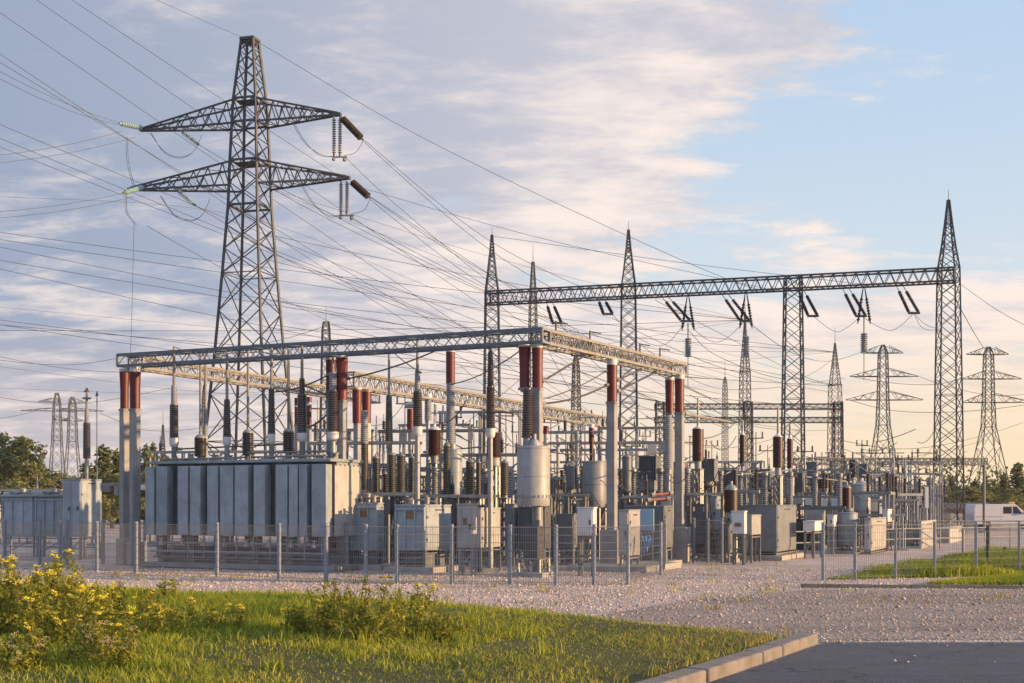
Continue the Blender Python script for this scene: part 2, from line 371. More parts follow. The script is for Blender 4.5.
drive = [G(805, 590), G(690, 600), G(575, 620), G(700, 630), G(760, 637), G(815, 643), (6.0, 20.0), (30, 19.6), (40, 32.3)]
ground('gravel_driveway', drive, 0.006, m_drive, 'worn brown gravel drive in front of the fence')
K = [(-2.6, 6.6), (-0.55, 10.2), (0.95, 12.8), (2.3, 15.2), (3.3, 17.0), (4.1, 18.5), (4.6, 19.45)]       # line of the kerb
ground('asphalt_road', [(30, 4), (30, 19.5), (4.7, 19.5)] + [(x + 0.05, y) for x, y in reversed(K[:-1])] + [(-3, 4)], 0.012, m_asphalt, 'dark asphalt road end')

def kerb():
    m = MB(); pts = [np.array(p) for p in K]; seg = []
    for a, b in zip(pts[:-1], pts[1:]):
        n = max(1, round(np.linalg.norm(b - a) / 0.95))
        for i in range(n): seg.append((a + (b - a) * i / n, a + (b - a) * (i + 1) / n))
    for a, b in seg:
        d = (b - a) / np.linalg.norm(b - a); nrm = np.array((-d[1], d[0])); a = a + d * 0.012; b = b - d * 0.012; j = random.uniform(-.008, .008)
        c = [a, b, b + nrm * 0.31, a + nrm * 0.31]
        m.poly([(p[0] + j + random.uniform(-.012, .012), p[1] + random.uniform(-.012, .012)) for p in c], -0.1, 0.16 + j)
    o = m.build('kerb', M['kerb'], bevel=0.03); tag(o, 'weathered kerbstones curving along the lawn edge', kind='structure')
kerb()
def edging():
    m = MB(); a = np.array(G(802, 588)); b = np.array((30.0, 30.4)); n = 26
    for i in range(n):
        p, q = a + (b - a) * i / n, a + (b - a) * (i + 0.985) / n
        d = (q - p) / np.linalg.norm(q - p); nn = np.array((-d[1], d[0])) * 0.2
        m.poly([tuple(p), tuple(q), tuple(q + nn), tuple(p + nn)], -0.1, 0.09 + random.uniform(-.01, .01))
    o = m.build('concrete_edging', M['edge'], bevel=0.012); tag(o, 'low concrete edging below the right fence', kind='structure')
edging()

# ---- lawn: soil sheet with a gently uneven surface, then blades
LAWN = [(-30, 30.5), G(30, 592), G(120, 592), G(250, 597), G(350, 600), G(450, 607), G(540, 614), G(620, 621), G(700, 630), G(770, 635), (4.1, 19.75)] + [(x - 0.34, y + 0.16) for x, y in reversed(K[:-1])] + [(-30, 6.6)]
LP = np.array(LAWN)
def inside(x, y, poly):
    c = np.zeros(len(x), bool); n = len(poly); j = n - 1
    for i in range(n):
        xi, yi = poly[i]; xj, yj = poly[j]
        k = ((yi > y) != (yj > y)) & (x < (xj - xi) * (y - yi) / (yj - yi + 1e-12) + xi); c ^= k; j = i
    return c
def edge_dist(x, y, poly):
    d = np.full(len(x), 1e9); n = len(poly)
    for i in range(n):
        a, b = poly[i], poly[(i + 1) % n]; ab = b - a; t = np.clip(((x - a[0]) * ab[0] + (y - a[1]) * ab[1]) / (ab @ ab), 0, 1)
        d = np.minimum(d, np.hypot(x - a[0] - t * ab[0], y - a[1] - t * ab[1]))
    return d
def wav(x, y): return 0.5 + 0.25 * np.sin(x * 0.9 + 1.3 * np.sin(y * 0.6)) + 0.25 * np.sin(y * 1.1 + 0.7 * x + 2)
def lawn_z(x, y):
    d = edge_dist(x, y, LP); return 0.015 + np.minimum(d / 1.2, 1.0) * (0.09 + 0.06 * wav(x, y))
def lawn():
    n = 90; xs = np.linspace(-30, 5.5, n); ys = np.linspace(7, 31, n); Xg, Yg = np.meshgrid(xs, ys)
    ins = inside(Xg.ravel(), Yg.ravel(), LP); z = np.where(ins, lawn_z(Xg.ravel(), Yg.ravel()), -0.02)
    v = np.stack([Xg.ravel(), Yg.ravel(), z], 1); i = np.arange(n * n).reshape(n, n)
    q = np.stack([i[:-1, :-1], i[:-1, 1:], i[1:, 1:], i[1:, :-1]], -1).reshape(-1, 4)
    q = q[ins[q].any(1)]
    o = mesh_np('lawn_ground', m_soil, v, q.ravel(), np.full(len(q), 4), smooth=True); tag(o, 'uneven soil under the lawn', kind='structure')
lawn()
def blades(name, label, m, x, y, z, h, w, lean=0.5):
    n = len(x); a = rng.uniform(0, 2 * np.pi, n); la = rng.uniform(0, 2 * np.pi, n); le = h * rng.uniform(0.1, lean, n)
    dx, dy = np.cos(a) * w / 2, np.sin(a) * w / 2; lx, ly = np.cos(la) * le, np.sin(la) * le
    v = np.empty((n, 5, 3))
    v[:, 0] = np.stack([x - dx, y - dy, z], 1); v[:, 1] = np.stack([x + dx, y + dy, z], 1)
    v[:, 2] = np.stack([x - dx * .7 + lx * .35, y - dy * .7 + ly * .35, z + h * .6], 1); v[:, 3] = np.stack([x + dx * .7 + lx * .35, y + dy * .7 + ly * .35, z + h * .6], 1)
    v[:, 4] = np.stack([x + lx, y + ly, z + h], 1)
    b = (np.arange(n) * 5)[:, None]
    f = np.concatenate([b + np.array([[0, 1, 3, 2]]), b + np.array([[2, 3, 4]])], 1).ravel()
    o = mesh_np(name, m, v.reshape(-1, 3), f, np.tile([4, 3], n)); return tag(o, label, kind='stuff')
def scatter(n, x0, x1, y0, y1, poly=None, fr=True):
    x = rng.uniform(x0, x1, n); y = np.sqrt(rng.uniform(y0 ** 2, y1 ** 2, n)) if fr else rng.uniform(y0, y1, n)
    k = np.ones(n, bool)
    if fr: k &= (np.abs(x) < y * 0.42 + 1.0)
    if poly is not None: k &= inside(x, y, poly)
    return x[k], y[k]
def grass():
    x, y = scatter(330000, -14, 5, 13.5, 31.6); kk = inside(x + rng.normal(0, .22, len(x)), y + rng.normal(0, .30, len(x)), LP) & ~((x > 0.2) & ~inside(x, y, LP) & (y < 19.9)); x, y = x[kk], y[kk]
    d = edge_dist(x, y, LP); w = wav(x * 1.7 + 3, y * 1.3)
    dry = np.clip((x + 4.5) / 8, 0, 1) * 0.75 + 0.12 + 0.25 * (w - 0.5)
    isd = rng.random(len(x)) < dry
    k = (rng.random(len(x)) < np.clip(0.30 + d * 1.2, 0, 1)) & (rng.random(len(x)) < 0.62 + 0.4 * w)
    z = lawn_z(x, y) - 0.02
    tall = np.clip(1 - (x + 7) / 9, 0.35, 1.0)
    h = rng.uniform(0.03, 0.125, len(x)) ** 1.0 * (0.45 + 0.85 * w) * rng.choice([.7, 1.0, 1.35], len(x), p=[.45, .4, .15]) * (0.5 + 0.75 * tall) * np.clip(0.45 + d, 0.3, 1)
    a = k & ~isd; b = k & isd
    blades('lawn_grass', 'fresh green grass of the lawn', M['grass'], x[a], y[a], z[a], h[a] * 1.15, rng.uniform(.010, .022, a.sum()), 1.15)
    blades('dry_lawn_grass', 'short yellowing grass patches', M['drygrass'], x[b], y[b], z[b], h[b] * 0.75, rng.uniform(.009, .018, b.sum()), 1.4)
    # tufts that rise above the lawn
    cx, cy = scatter(260, -13, 0.5, 15, 27, LP); xs = []; ys = []; hs = []
    for u, v in zip(cx, cy):
        n = rng.integers(20, 60); xs.append(u + rng.normal(0, .10, n)); ys.append(v + rng.normal(0, .10, n)); hs.append(rng.uniform(.12, .32, n) * rng.uniform(.5, 1.1))
    x, y, h = map(np.concatenate, (xs, ys, hs)); blades('grass_tufts', 'taller tufts standing in the lawn', M['grass'], x, y, lawn_z(x, y) - .03, h, rng.uniform(.012, .022, len(x)), 0.7)
    # strip by the right-hand fence
    poly = np.array([G(925, 585.5), G(1130, 585.5), G(1130, 576), G(1010, 577.5)])
    x, y = scatter(160000, 10, 20, 31.5, 38, poly); blades('verge_grass', 'mown bright grass below the right fence', M['grass'], x, y, x * 0 + .0, rng.uniform(.05, .16, len(x)), rng.uniform(.012, .022, len(x)))
    poly = np.array([G(826, 580), G(1130, 574), G(1130, 553), G(985, 556), G(900, 567)])
    x, y = scatter(240000, 7, 26, 34.5, 60, poly); hh = rng.uniform(.10, .42, len(x)) * (0.35 + wav(x * 1.3, y * .8)) * np.clip((x - 6) / 8, .35, 1)
    blades('tall_weeds', 'tall weeds growing behind the right fence', M['grass'], x, y, x * 0, hh, rng.uniform(.02, .04, len(x)), 0.7)
    # weeds along the kerb
    x = []; y = []
    for i in range(60):
        k = rng.integers(0, len(K) - 1); t = rng.random(); n = rng.integers(5, 16); x.append(K[k][0] + (K[k + 1][0] - K[k][0]) * t - .36 + rng.normal(0, .05, n)); y.append(K[k][1] + (K[k + 1][1] - K[k][1]) * t + .17 + rng.normal(0, .05, n))
    x, y = np.concatenate(x), np.concatenate(y); blades('kerb_weeds', 'grass leaning over the kerb', M['drygrass'], x, y, x * 0 + .08, rng.uniform(.10, .24, len(x)), rng.uniform(.012, .02, len(x)), 1.0)
    # stray tufts on the gravel
    cx, cy = scatter(110, -16, 12, 25, 45); xs = []; ys = []
    for u, v in zip(cx, cy):
        n = rng.integers(6, 22); xs.append(u + rng.normal(0, .12, n)); ys.append(v + rng.normal(0, .12, n))
    x, y = np.concatenate(xs), np.concatenate(ys); blades('gravel_weeds', 'sparse weeds in the gravel', M['drygrass'], x, y, x * 0, rng.uniform(.04, .16, len(x)), rng.uniform(.015, .03, len(x)), 0.8)
grass()

def stones(rest):
    mt = mat('loose crushed stones' if rest else 'loose brown stones', (0.50, 0.425, 0.385) if rest else (0.37, 0.305, 0.27), 0.9, 0, 0.3, 0.6, island=0.35)
    x, y = scatter(200000, -17, 17, 17.0, 42); k = ~inside(x, y, LP) & (rng.random(len(x)) < np.clip(30 / y, .3, 1) ** 2)
    road = (y < 19.5) & (x > 3.5); keep = k & ~(road & (rng.random(len(x)) < np.clip(.45 + (19.5 - y) * .9, 0, .985))); x, y = x[keep], y[keep]
    k = inside(x + rng.normal(0, .35, len(x)), y + rng.normal(0, .35, len(x)), np.array(drive)); k = ~k if rest else k; k &= rng.random(len(x)) < .62; x, y = x[k], y[k]
    n = len(x); s = rng.gamma(2.2, 0.0046, n) + 0.006
    base = np.array([(1, 0, 0), (0, 1, 0), (-1, 0, 0), (0, -1, 0), (0, 0, 1), (0, 0, -1)], float)
    v = base[None] * (s[:, None, None] * rng.uniform(.6, 1.3, (n, 6, 1))) * np.array((1, 1, .75))
    a = rng.uniform(0, 6.28, n); c, sn = np.cos(a)[:, None], np.sin(a)[:, None]
    vx = v[..., 0] * c - v[..., 1] * sn; vy = v[..., 0] * sn + v[..., 1] * c
    v = np.stack([vx + x[:, None], vy + y[:, None], v[..., 2] + s[:, None] * .35], -1)
    t = np.array([(0, 1, 4), (1, 2, 4), (2, 3, 4), (3, 0, 4), (1, 0, 5), (2, 1, 5), (3, 2, 5), (0, 3, 5)]).ravel()
    f = ((np.arange(n) * 6)[:, None] + t[None]).ravel()
    o = mesh_np('gravel_stones', mt, v.reshape(-1, 3), f, np.full(n * 8, 3)); tag(o, 'loose pale crushed stones over the gravel' if rest else 'loose brown stones on the gravel drive', kind='stuff')
stones(True); stones(False)

# ------------------------------------------------------------------ lattice builders
def truss(ch, br, p0, p1, w, h, nb, rc, rb, round_=False, star=False):
    """box truss: p0-p1 is the middle of its underside; chords into ch, bracing into br"""
    p0 = np.array(p0, float); p1 = np.array(p1, float); d = p1 - p0; hd = np.array((d[0], d[1], 0)); hd /= np.linalg.norm(hd)
    s = np.array((-hd[1], hd[0], 0)) * w / 2; up = np.array((0, 0, h))
    cs = [(-s, 0), (s, 0), (-s, 1), (s, 1)]
    for o, k in cs:
        a, b = p0 + o + up * k, p1 + o + up * k
        (ch.tube(a, b, rc, n=8) if round_ else ch.bar(a, b, rc * 2))
    for i in range(nb):
        a = p0 + d * i / nb; b = p0 + d * (i + 1) / nb; mid = (a + b) / 2
        for o in (-s, s):
            br.bar(a + o, mid + o + up, rb); br.bar(mid + o + up, b + o, rb)
            if star: br.bar(a + o, a + o + up, rb * .8); br.bar(mid + o, mid + o + up, rb * .8)
        f = 1 if i % 2 else -1
        br.bar(a + s * f, b - s * f, rb * .8); br.bar(a + s * f + up, b - s * f + up, rb * .8)
    for a in (p0, p1):
        for k in (0, 1): br.bar(a - s + up * k, a + s + up * k, rc * 1.6)
        for o in (-s, s): br.bar(a + o, a + o + up, rc * 1.6)
def mast(lg, br, prof, leg, brace, ratio=1.0, base_ring=False):
    """four-legged lattice: prof = [(z, half width), ...]; lg is a list of four MBs or one MB"""
    L4 = lg if isinstance(lg, list) else [lg] * 4
    sg = [(-1, -1), (1, -1), (1, 1), (-1, 1)]
    for (z0, h0), (z1, h1) in zip(prof[:-1], prof[1:]):
        for k, (sx, sy) in enumerate(sg): L4[k].bar((sx * h0, sy * h0, z0), (sx * h1, sy * h1, z1), leg * (1 if h0 > .2 else .8))
        z = z0; H = z1 - z0
        n = max(1, round(H / (ratio * (h0 + h1)))); 
        zs = [z0 + H * (1 - (1 - i / n) ** (1.0 + 0.5 * max(0, h0 - h1) / max(h0, .01))) for i in range(n + 1)]
        for a, b in zip(zs[:-1], zs[1:]):
            ha, hb = h0 + (h1 - h0) * (a - z0) / H, h0 + (h1 - h0) * (b - z0) / H
            for k in range(4):
                (ax, ay), (bx, by) = sg[k], sg[(k + 1) % 4]
                br.bar((ax * ha, ay * ha, a), (bx * hb, by * hb, b), brace); br.bar((bx * ha, by * ha, a), (ax * hb, ay * hb, b), brace)
        for k in range(4):
            (ax, ay), (bx, by) = sg[k], sg[(k + 1) % 4]; br.bar((ax * h1, ay * h1, z1), (bx * h1, by * h1, z1), brace)

# ------------------------------------------------------------------ the big pylon
TD = 105.0; TX = Xp(250, TD); TRZ = R(-15.5)
def w2l(p, o, rz):
    x, y = p[0] - o[0], p[1] - o[1]; c, s = math.cos(-rz), math.sin(-rz); return (x * c - y * s, x * s + y * c, p[2])
UP_R, UP_L = P(338, 115, 102.3), P(143, 130.5, 106.9)
LO_R, LO_L = P(347, 178.5, 103.2), P(131, 190, 107.2)
def big_pylon():
    t = thing('lattice_pylon', 'tallest dark lattice pylon with two long crossarms rising behind the transformer bank', 'pylon', (TX, TD, 0), TRZ)
    legs = [MB() for _ in range(4)]; br = MB()
    prof = [(0, 3.15), (7.0, 2.62), (14, 2.06), (20.5, 1.62), (26.0, 1.28), (29.6, 1.18), (32.7, 1.06), (34.6, 0.98), (39.4, 0.52)]
    mast(legs, br, prof, 0.17, 0.07, 0.72)
    for z, h in ((26, 1.28), (29.6, 1.18), (32.7, 1.06), (34.6, .98)):
        for s in ((-1, -1, 1, -1), (1, -1, 1, 1), (1, 1, -1, 1), (-1, 1, -1, -1)): br.bar((s[0] * h, s[1] * h, z), (s[2] * h, s[3] * h, z), 0.16)
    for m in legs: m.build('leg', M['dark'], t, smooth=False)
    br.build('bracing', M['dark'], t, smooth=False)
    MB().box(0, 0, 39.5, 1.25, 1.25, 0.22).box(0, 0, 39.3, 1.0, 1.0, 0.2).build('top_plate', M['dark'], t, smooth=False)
    for z, h in ((29.4, 1.2), (34.4, 1.0)): MB().box(0, 0, z + .03, h * 1.5, h * 1.5, 0.05).build('platform', M['dark'], t, smooth=False)
    for tip, zt, zb, ht, hb in ((UP_R, 34.5, 32.6, 0.98, 1.06), (UP_L, 34.5, 32.6, 0.98, 1.06), (LO_R, 29.5, 27.6, 1.18, 1.24), (LO_L, 29.5, 27.6, 1.18, 1.24)):
        p = np.array(w2l(tip, (TX, TD), TRZ)); sx = 1 if p[0] > 0 else -1; m = MB(); b = MB()
        A = [np.array((sx * hb, s * hb, zb)) for s in (-1, 1)]; B = [np.array((sx * ht, s * ht, zt)) for s in (-1, 1)]
        E = [p + np.array((0, s * .12, 0)) for s in (-1, 1)]
        for k in (0, 1): m.bar(A[k], E[k], .14); m.bar(B[k], E[k] + np.array((0, 0, .16)), .13)
        n = 7
        for i in range(n):
            t0, t1 = i / n, (i + 1) / n; lerp = lambda u, v, q: u + (v - u) * q
            for k in (0, 1):
                b.bar(lerp(A[k], E[k], t0), lerp(B[k], E[k], (t0 + t1) / 2), .07); b.bar(lerp(B[k], E[k], (t0 + t1) / 2), lerp(A[k], E[k], t1), .07)
            f = i % 2; b.bar(lerp(A[f], E[f], t0), lerp(A[1 - f], E[1 - f], t1), .06); b.bar(lerp(B[f], E[f], t0), lerp(B[1 - f], E[1 - f], t1), .06)
            b.bar(lerp(A[0], E[0], t1), lerp(A[1], E[1], t1), .06)
        m.box(p[0], p[1], p[2] + .05, .5, .4, .22)
        o = m.build('crossarm', M['dark'], t, smooth=False); b.build('lacing', M['dark'], o, smooth=False)
    for z, x, y in ((35.2, -5.5, -.4), (30.2, -6, -.4)): pass
big_pylon()

def disc_string(name, label, p, q, n, r, m, group=None, cat='insulator'):
    """string of insulator discs from p to q"""
    p = np.array(p); q = np.array(q); L = np.linalg.norm(q - p); t = thing(name, label, cat, tuple(p), group=group)
    d = (q - p); prof = [(.03, 0), (.03, L * .08)]; a, b = L * .08, L * .92; s = (b - a) / n
    for i in range(n): prof += [(.04, a + s * i), (r, a + s * (i + .25)), (r * .95, a + s * (i + .5)), (.05, a + s * (i + .8))]
    prof += [(.04, b), (.03, L)]
    MB().lathe(0, 0, prof, 10, ((0, 0, 0), d)).build('discs', m, t)
    e = d / L
    f = MB(); f.bar((0, 0, 0), tuple(e * L * .09), .10, .12); f.bar(tuple(d * .91), tuple(d), .12, .16); f.build('fittings', M['galv'], t)
    return t
def vee(px, py0, py1, D, lab, m=None):
    for dx, side in ((-3, 'left'), (3, 'right')):
        disc_string('insulator_string', f'{side} of the two hanging disc strings at the {lab}', P(px + dx, py0, D), P(px + dx, py1, D), 15, .17, M['gins'], 'insulator strings hanging from the pylon arms')
vee(337, 116, 157, 102.3, 'tip of the upper right crossarm'); vee(344, 181, 215, 103.2, 'tip of the lower right crossarm')
disc_string('tension_insulator', 'thick dark tension insulator slanting from the upper right crossarm tip', P(341, 117, 102.3), P(363, 140, 101.5), 13, .30, M['brown'])
disc_string('tension_insulator', 'thick dark tension insulator slanting from the lower right crossarm tip', P(351, 181, 103), P(370, 198, 102.3), 13, .30, M['brown'])
disc_string('glass_insulator', 'green glass disc string at the left end of the upper crossarm', P(143, 128, 106.9), P(119, 123, 104), 9, .22, M['teal'])
disc_string('glass_insulator', 'green glass disc string under the upper left crossarm', P(181, 131, 106), P(199, 145, 106.5), 9, .22, M['teal'])
disc_string('glass_insulator', 'green glass disc string at the left end of the lower crossarm', P(144, 187, 107), P(123, 193, 104), 9, .22, M['teal'])
disc_string('glass_insulator', 'green glass disc string under the lower left crossarm', P(177, 190, 106), P(196, 206, 106.5), 9, .22, M['teal'])

# ------------------------------------------------------------------ tall gantry with spired posts
GZ0, GZ1 = 0, 1
def gpost(px): # the gantry's line in plan
    L_, R_ = np.array((Xp(492, 100), 100.0)), np.array((Xp(949, 90), 90.0))
    k = (px - 512) / F; d = R_ - L_; t = (k * L_[1] - L_[0]) / (d[0] - k * d[1]); return L_ + d * t
def tall_gantry():
    p0, p1 = gpost(488), gpost(954); zb = (Zp(302.5, p0[1]) + Zp(283.5, p1[1])) / 2; H = 0.9
    ang = math.atan2(p1[1] - p0[1], p1[0] - p0[0])
    t = thing('lattice_gantry', 'high lattice gantry with four posts and a long beam spanning the right half', 'gantry', (p0[0], p0[1], 0), ang)
    L = np.linalg.norm(p1 - p0); ch, br = MB(), MB(); truss(ch, br, (0, 0, zb), (L, 0, zb), 1.1, H, 44, .06, .05, star=False)
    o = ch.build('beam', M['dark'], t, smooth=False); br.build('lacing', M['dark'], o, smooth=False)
    for px, ytop, hw in ((492, 235, .58), (628.5, 230, .6), (793, None, .66), (948.5, 200, .72)):
        g = gpost(px); x, y, _ = w2l((g[0], g[1], 0), p0, ang)
        lg, bb = MB(), MB(); prof = [(0, hw * 1.18), (zb * .55, hw * 1.02), (zb, hw * .86), (zb + H, hw * .84)]
        if ytop: q_ = Zp(ytop, g[1]) - zb - H; prof += [(zb + H + .3 * q_, hw * .56), (zb + H + .65 * q_, hw * .30), (zb + H + q_, .06)]
        mast(lg, bb, prof, .095, .043, .8)
        if ytop: lg.tube((0, 0, Zp(ytop, g[1]) - .6), (0, 0, Zp(ytop, g[1]) + .7), .035, .012)
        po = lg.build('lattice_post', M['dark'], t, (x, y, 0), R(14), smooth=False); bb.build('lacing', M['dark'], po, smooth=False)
        MB().box(0, 0, .15, hw * 3, hw * 3, .3).build('footing', M['conc'], po)
    return zb, p0, p1, ang
GB = tall_gantry()
def gbeam(px, dy=0.0):
    g = gpost(px); return (g[0], g[1], GB[0] - dy)
def hang_insulators():
    spec = [(550, 303, 559, 322, 'fifth from the left end of'), ]
    for i, (xa, xb, yb, lab) in enumerate([(549, 557, 323, 'leftmost of the dark slanting double strings under the high gantry beam'), (601, 608, 314, 'second dark slanting double string from the left under the high gantry beam'),
                                 (664, 686, 321, 'dark slanting double string just right of the second gantry post'), (724, 745, 321, 'dark slanting double string left of the third gantry post'),
                                 (800, 813, 316, 'dark slanting double string just right of the third gantry post'), (845, 861, 316, 'dark slanting double string midway between the two right gantry posts'), (899, 914, 313, 'rightmost dark slanting double string near the last gantry post')]):
        a = np.array(gbeam(xa, 0)); D = a[1]; b = np.array(P(xb, yb, D - 1.0)); t = thing('tension_insulator', lab, 'insulator', tuple(a), group='double strings under the high gantry beam')
        for s in (-.28, .28):
            p = np.array((s * .8, 0, 0)); q = b - a + np.array((s * 1.2, 0, 0)); d = q - p; Ln = np.linalg.norm(d); n = 15
            prof = [(.025, 0), (.025, Ln * .25)]; st = Ln * .72 / n
            for k in range(n): prof += [(.06, Ln * .25 + st * k), (.125, Ln * .25 + st * (k + .3)), (.12, Ln * .25 + st * (k + .55)), (.06, Ln * .25 + st * (k + .85))]
            prof += [(.03, Ln * .98), (.03, Ln)]
            MB().lathe(0, 0, prof, 9, (p, d)).build('discs', M['black'], t)
        e = b - a; MB().box(e[0], e[1], e[2], .8, .15, .15).build('yoke', M['dark'], t)
    # long vertical drop insulators under the beam
    for px, y0, y1, y2, y3, lab in ((688, 297, 338, 357, 388, 'thin drop insulator hanging left of the third gantry post'), (746, 291, 336, 357, 365, 'thin drop insulator above the distant spire'), (864, 286, 333, 352, 380, 'thin drop insulator hanging between the two right gantry posts')):
        a = np.array(gbeam(px)); D = a[1]; t = thing('drop_insulator', lab, 'insulator', tuple(a), group='drop insulators under the high gantry beam')
        z = lambda y: Zp(y, D) - a[2]
        for s in (-.4, .4): MB().lathe(0, 0, [(.03, 0)] + [q for k in range(8) for q in ((.06, .9 + k * .2), (.13, .96 + k * .2), (.06, 1.08 + k * .2))] + [(.03, 2.7)], 8, ((s * .1, 0, 0), (s, 0, -2.6))).build('discs', M['black'], t)
        MB().tube((0, 0, z(y0 + 30) + .3), (0, 0, z(y1)), .045).tube((0, 0, z(y2)), (0, 0, z(y3)), .03).build('rod', M['galv'], t)
        n = 9; hh = (z(y1) - z(y2)) / n; MB().lathe(0, 0, [q for k in range(n) for q in ((.16, z(y2) + hh * k), (.26, z(y2) + hh * (k + .3)), (.25, z(y2) + hh * (k + .55)), (.16, z(y2) + hh * (k + .85)))], 10).build('sheds', M['gins'], t)
hang_insulators()

# ------------------------------------------------------------------ distant pylons, spires
def pylon3(px, D, ytop, arms, bw, label, basew, rz=0.0, m='far', neck=None, leg=.17):
    X = Xp(px, D); s = D / F; t = thing('lattice_pylon', label, 'pylon', (X, D, 0), rz)
    zt = Zp(ytop, D); lo = Zp(arms[-1][0], D); lg, br = MB(), MB()
    zw = lo - (lo * .22)
    prof = [(0, basew / 2 * s), (zw, bw / 2 * s * 1.25), (lo, bw / 2 * s * 1.05), (Zp(arms[0][0], D), bw / 2 * s * .85), (zt, .25)]
    mast(lg, br, prof, leg, leg * .5, 1.0); lg.build('legs', M[m], t, smooth=False); br.build('bracing', M[m], t, smooth=False)
    for y, l, r, rise in arms:
        z = Zp(y, D); b = MB(); h = bw / 2 * s
        for e in (-l, r):
            if not e: continue
            sg = 1 if e > 0 else -1
            for w in (-h, h):
                b.bar((sg * h, w, z), (e * s, 0, z), leg * .8); b.bar((sg * h, w, z + rise * s), (e * s, 0, z + .1), leg * .6)
                for q in (.3, .6):
                    b.bar((sg * h + (e * s - sg * h) * q, w * (1 - q), z), (sg * h + (e * s - sg * h) * (q - .15), w * (1.15 - q), z + rise * s * (1.15 - q)), leg * .45)
                    b.bar((sg * h + (e * s - sg * h) * q, w * (1 - q), z), (sg * h + (e * s - sg * h) * (q + .15), w * (.85 - q), z + rise * s * (.85 - q)), leg * .45)
        b.build('crossarm', M[m], t, smooth=False)
    return t
pylon3(883, 250, 345, [(353, 22, 20, 7), (376.5, 33, 35, 8), (400, 37, 40, 9)], 9, 'distant three-armed lattice pylon left of the last gantry post', 34)
pylon3(988.5, 245, 347, [(354.5, 22, 20, 7), (379, 26, 33, 8), (402.5, 26, 44, 9)], 9, 'distant three-armed lattice pylon standing above the white van', 40)
pylon3(57, 250, 393, [(402, 18, 0.5, 4), (411, 35, 28, 3), (420, 0.5, 12, 3)], 7, 'left one of the paired distant pylons above the left trees', 17, R(6), leg=.12)
pylon3(72.5, 255, 397, [(403, 0.5, 15, 4), (411, 15, 30, 3), (421, 10, 12, 3)], 7, 'right one of the paired distant pylons above the left trees', 20, R(6), leg=.12)
def spire(px, D, prof, label, m='far', leg=.085):
    X = Xp(px, D); t = thing('lattice_mast', label, 'mast', (X, D, 0), R(random.uniform(5, 30))); s = D / F; lg, br = MB(), MB()
    mast(lg, br, [(0, prof[0][1] / 2 * s)] + [(Zp(y, D), w / 2 * s) for y, w in prof], leg, leg * .5, .95)
    lg.tube((0, 0, Zp(prof[-1][0], D) - .2), (0, 0, Zp(prof[-1][0], D) + 2.0), .04, .015)
    lg.build('legs', M[m], t, smooth=False); br.build('bracing', M[m], t, smooth=False)
spire(745, 140, [(470, 10), (372, 8), (371, 7.5), (330, 2), (312, .8)], 'slim lattice spire left of the third gantry post', 'far')
spire(835, 165, [(470, 12), (385, 10), (384, 9), (365, 5), (343, .8)], 'distant lattice spire between the two right gantry posts', 'far')
spire(725, 170, [(470, 5), (395, 4), (382, 3), (377, 1)], 'short distant lattice mast right of the low gantry end', 'far', .06)
spire(533, 150, [(450, 8), (330, 7), (300, 6), (262, 2)], 'faint lattice spire rising just behind the corner of the low gantry', 'far', .1)
spire(576, 150, [(450, 8), (390, 6.5), (365, 5), (352, 1.5)], 'slim distant mast in the gap left of the single red column', 'far', .12)
spire(326, 150, [(450, 12), (380, 9), (330, 7), (322, 5)], 'distant lattice mast rising right of the tallest pylon', 'far', .14)
spire(204, 160, [(470, 6), (420, 5), (385, 1)], 'thin mast behind the second bushing', 'far', .1)
spire(163, 170, [(480, 4), (445, 3), (425, 1)], 'short dark mast among the left tree tops', 'dark', .12)
def far_truss():
    D = 118.0; X0, X1 = Xp(655, D), Xp(842, D); t = thing('bus_gantry', 'distant double-beam bus gantry crossing behind the third gantry post', 'gantry', (X0, D, 0))
    for y in (409, 422.5):
        ch, br = MB(), MB(); truss(ch, br, (0, 0, Zp(y, D)), (X1 - X0, 0, Zp(y, D)), .5, .45, 26, .045, .035, star=True)
        o = ch.build('beam', M['dark'], t, smooth=False); br.build('lacing', M['dark'], o, smooth=False)
    for px in (660, 748, 838):
        lg, br = MB(), MB(); mast(lg, br, [(0, .45), (Zp(402, D), .35)], .09, .045, .9); o = lg.build('lattice_post', M['far'], t, (Xp(px, D) - X0, 0, 0), smooth=False); br.build('lacing', M['far'], o, smooth=False)
far_truss()
def far_truss2():
    D = 92.0; X0, X1 = Xp(793, D), Xp(986, D); t = thing('bus_gantry', 'low pale bus gantry running behind the rightmost lattice post', 'gantry', (X0, D, 0))
    ch, br = MB(), MB(); truss(ch, br, (0, 0, Zp(464.5, D)), (X1 - X0, 0, Zp(464.5, D)), .5, .42, 30, .05, .04, star=True)
    o = ch.build('beam', M['beam'], t, smooth=False); br.build('lacing', M['beam'], o, smooth=False)
    for px in (800, 858, 905, 984): MB().tube((0, 0, 0), (0, 0, Zp(464.5, D)), .1).box(0, 0, .15, .6, .6, .3).build('post', M['galv'], t, (Xp(px, D) - X0, 0, 0))
    for px in (832, 862, 890, 918):
        MB().tube((0, 0, 0), (0, 0, .5), .06).box(.25, 0, .5, 1.5, .08, .07).lathe(0, 0, [(.06, .5), (.12, .55), (.06, .65), (.12, .7), (.05, .8)], 8).build('post_insulator', M['galv'], t, (Xp(px, D) - X0, 0, Zp(460, D)))
far_truss2()

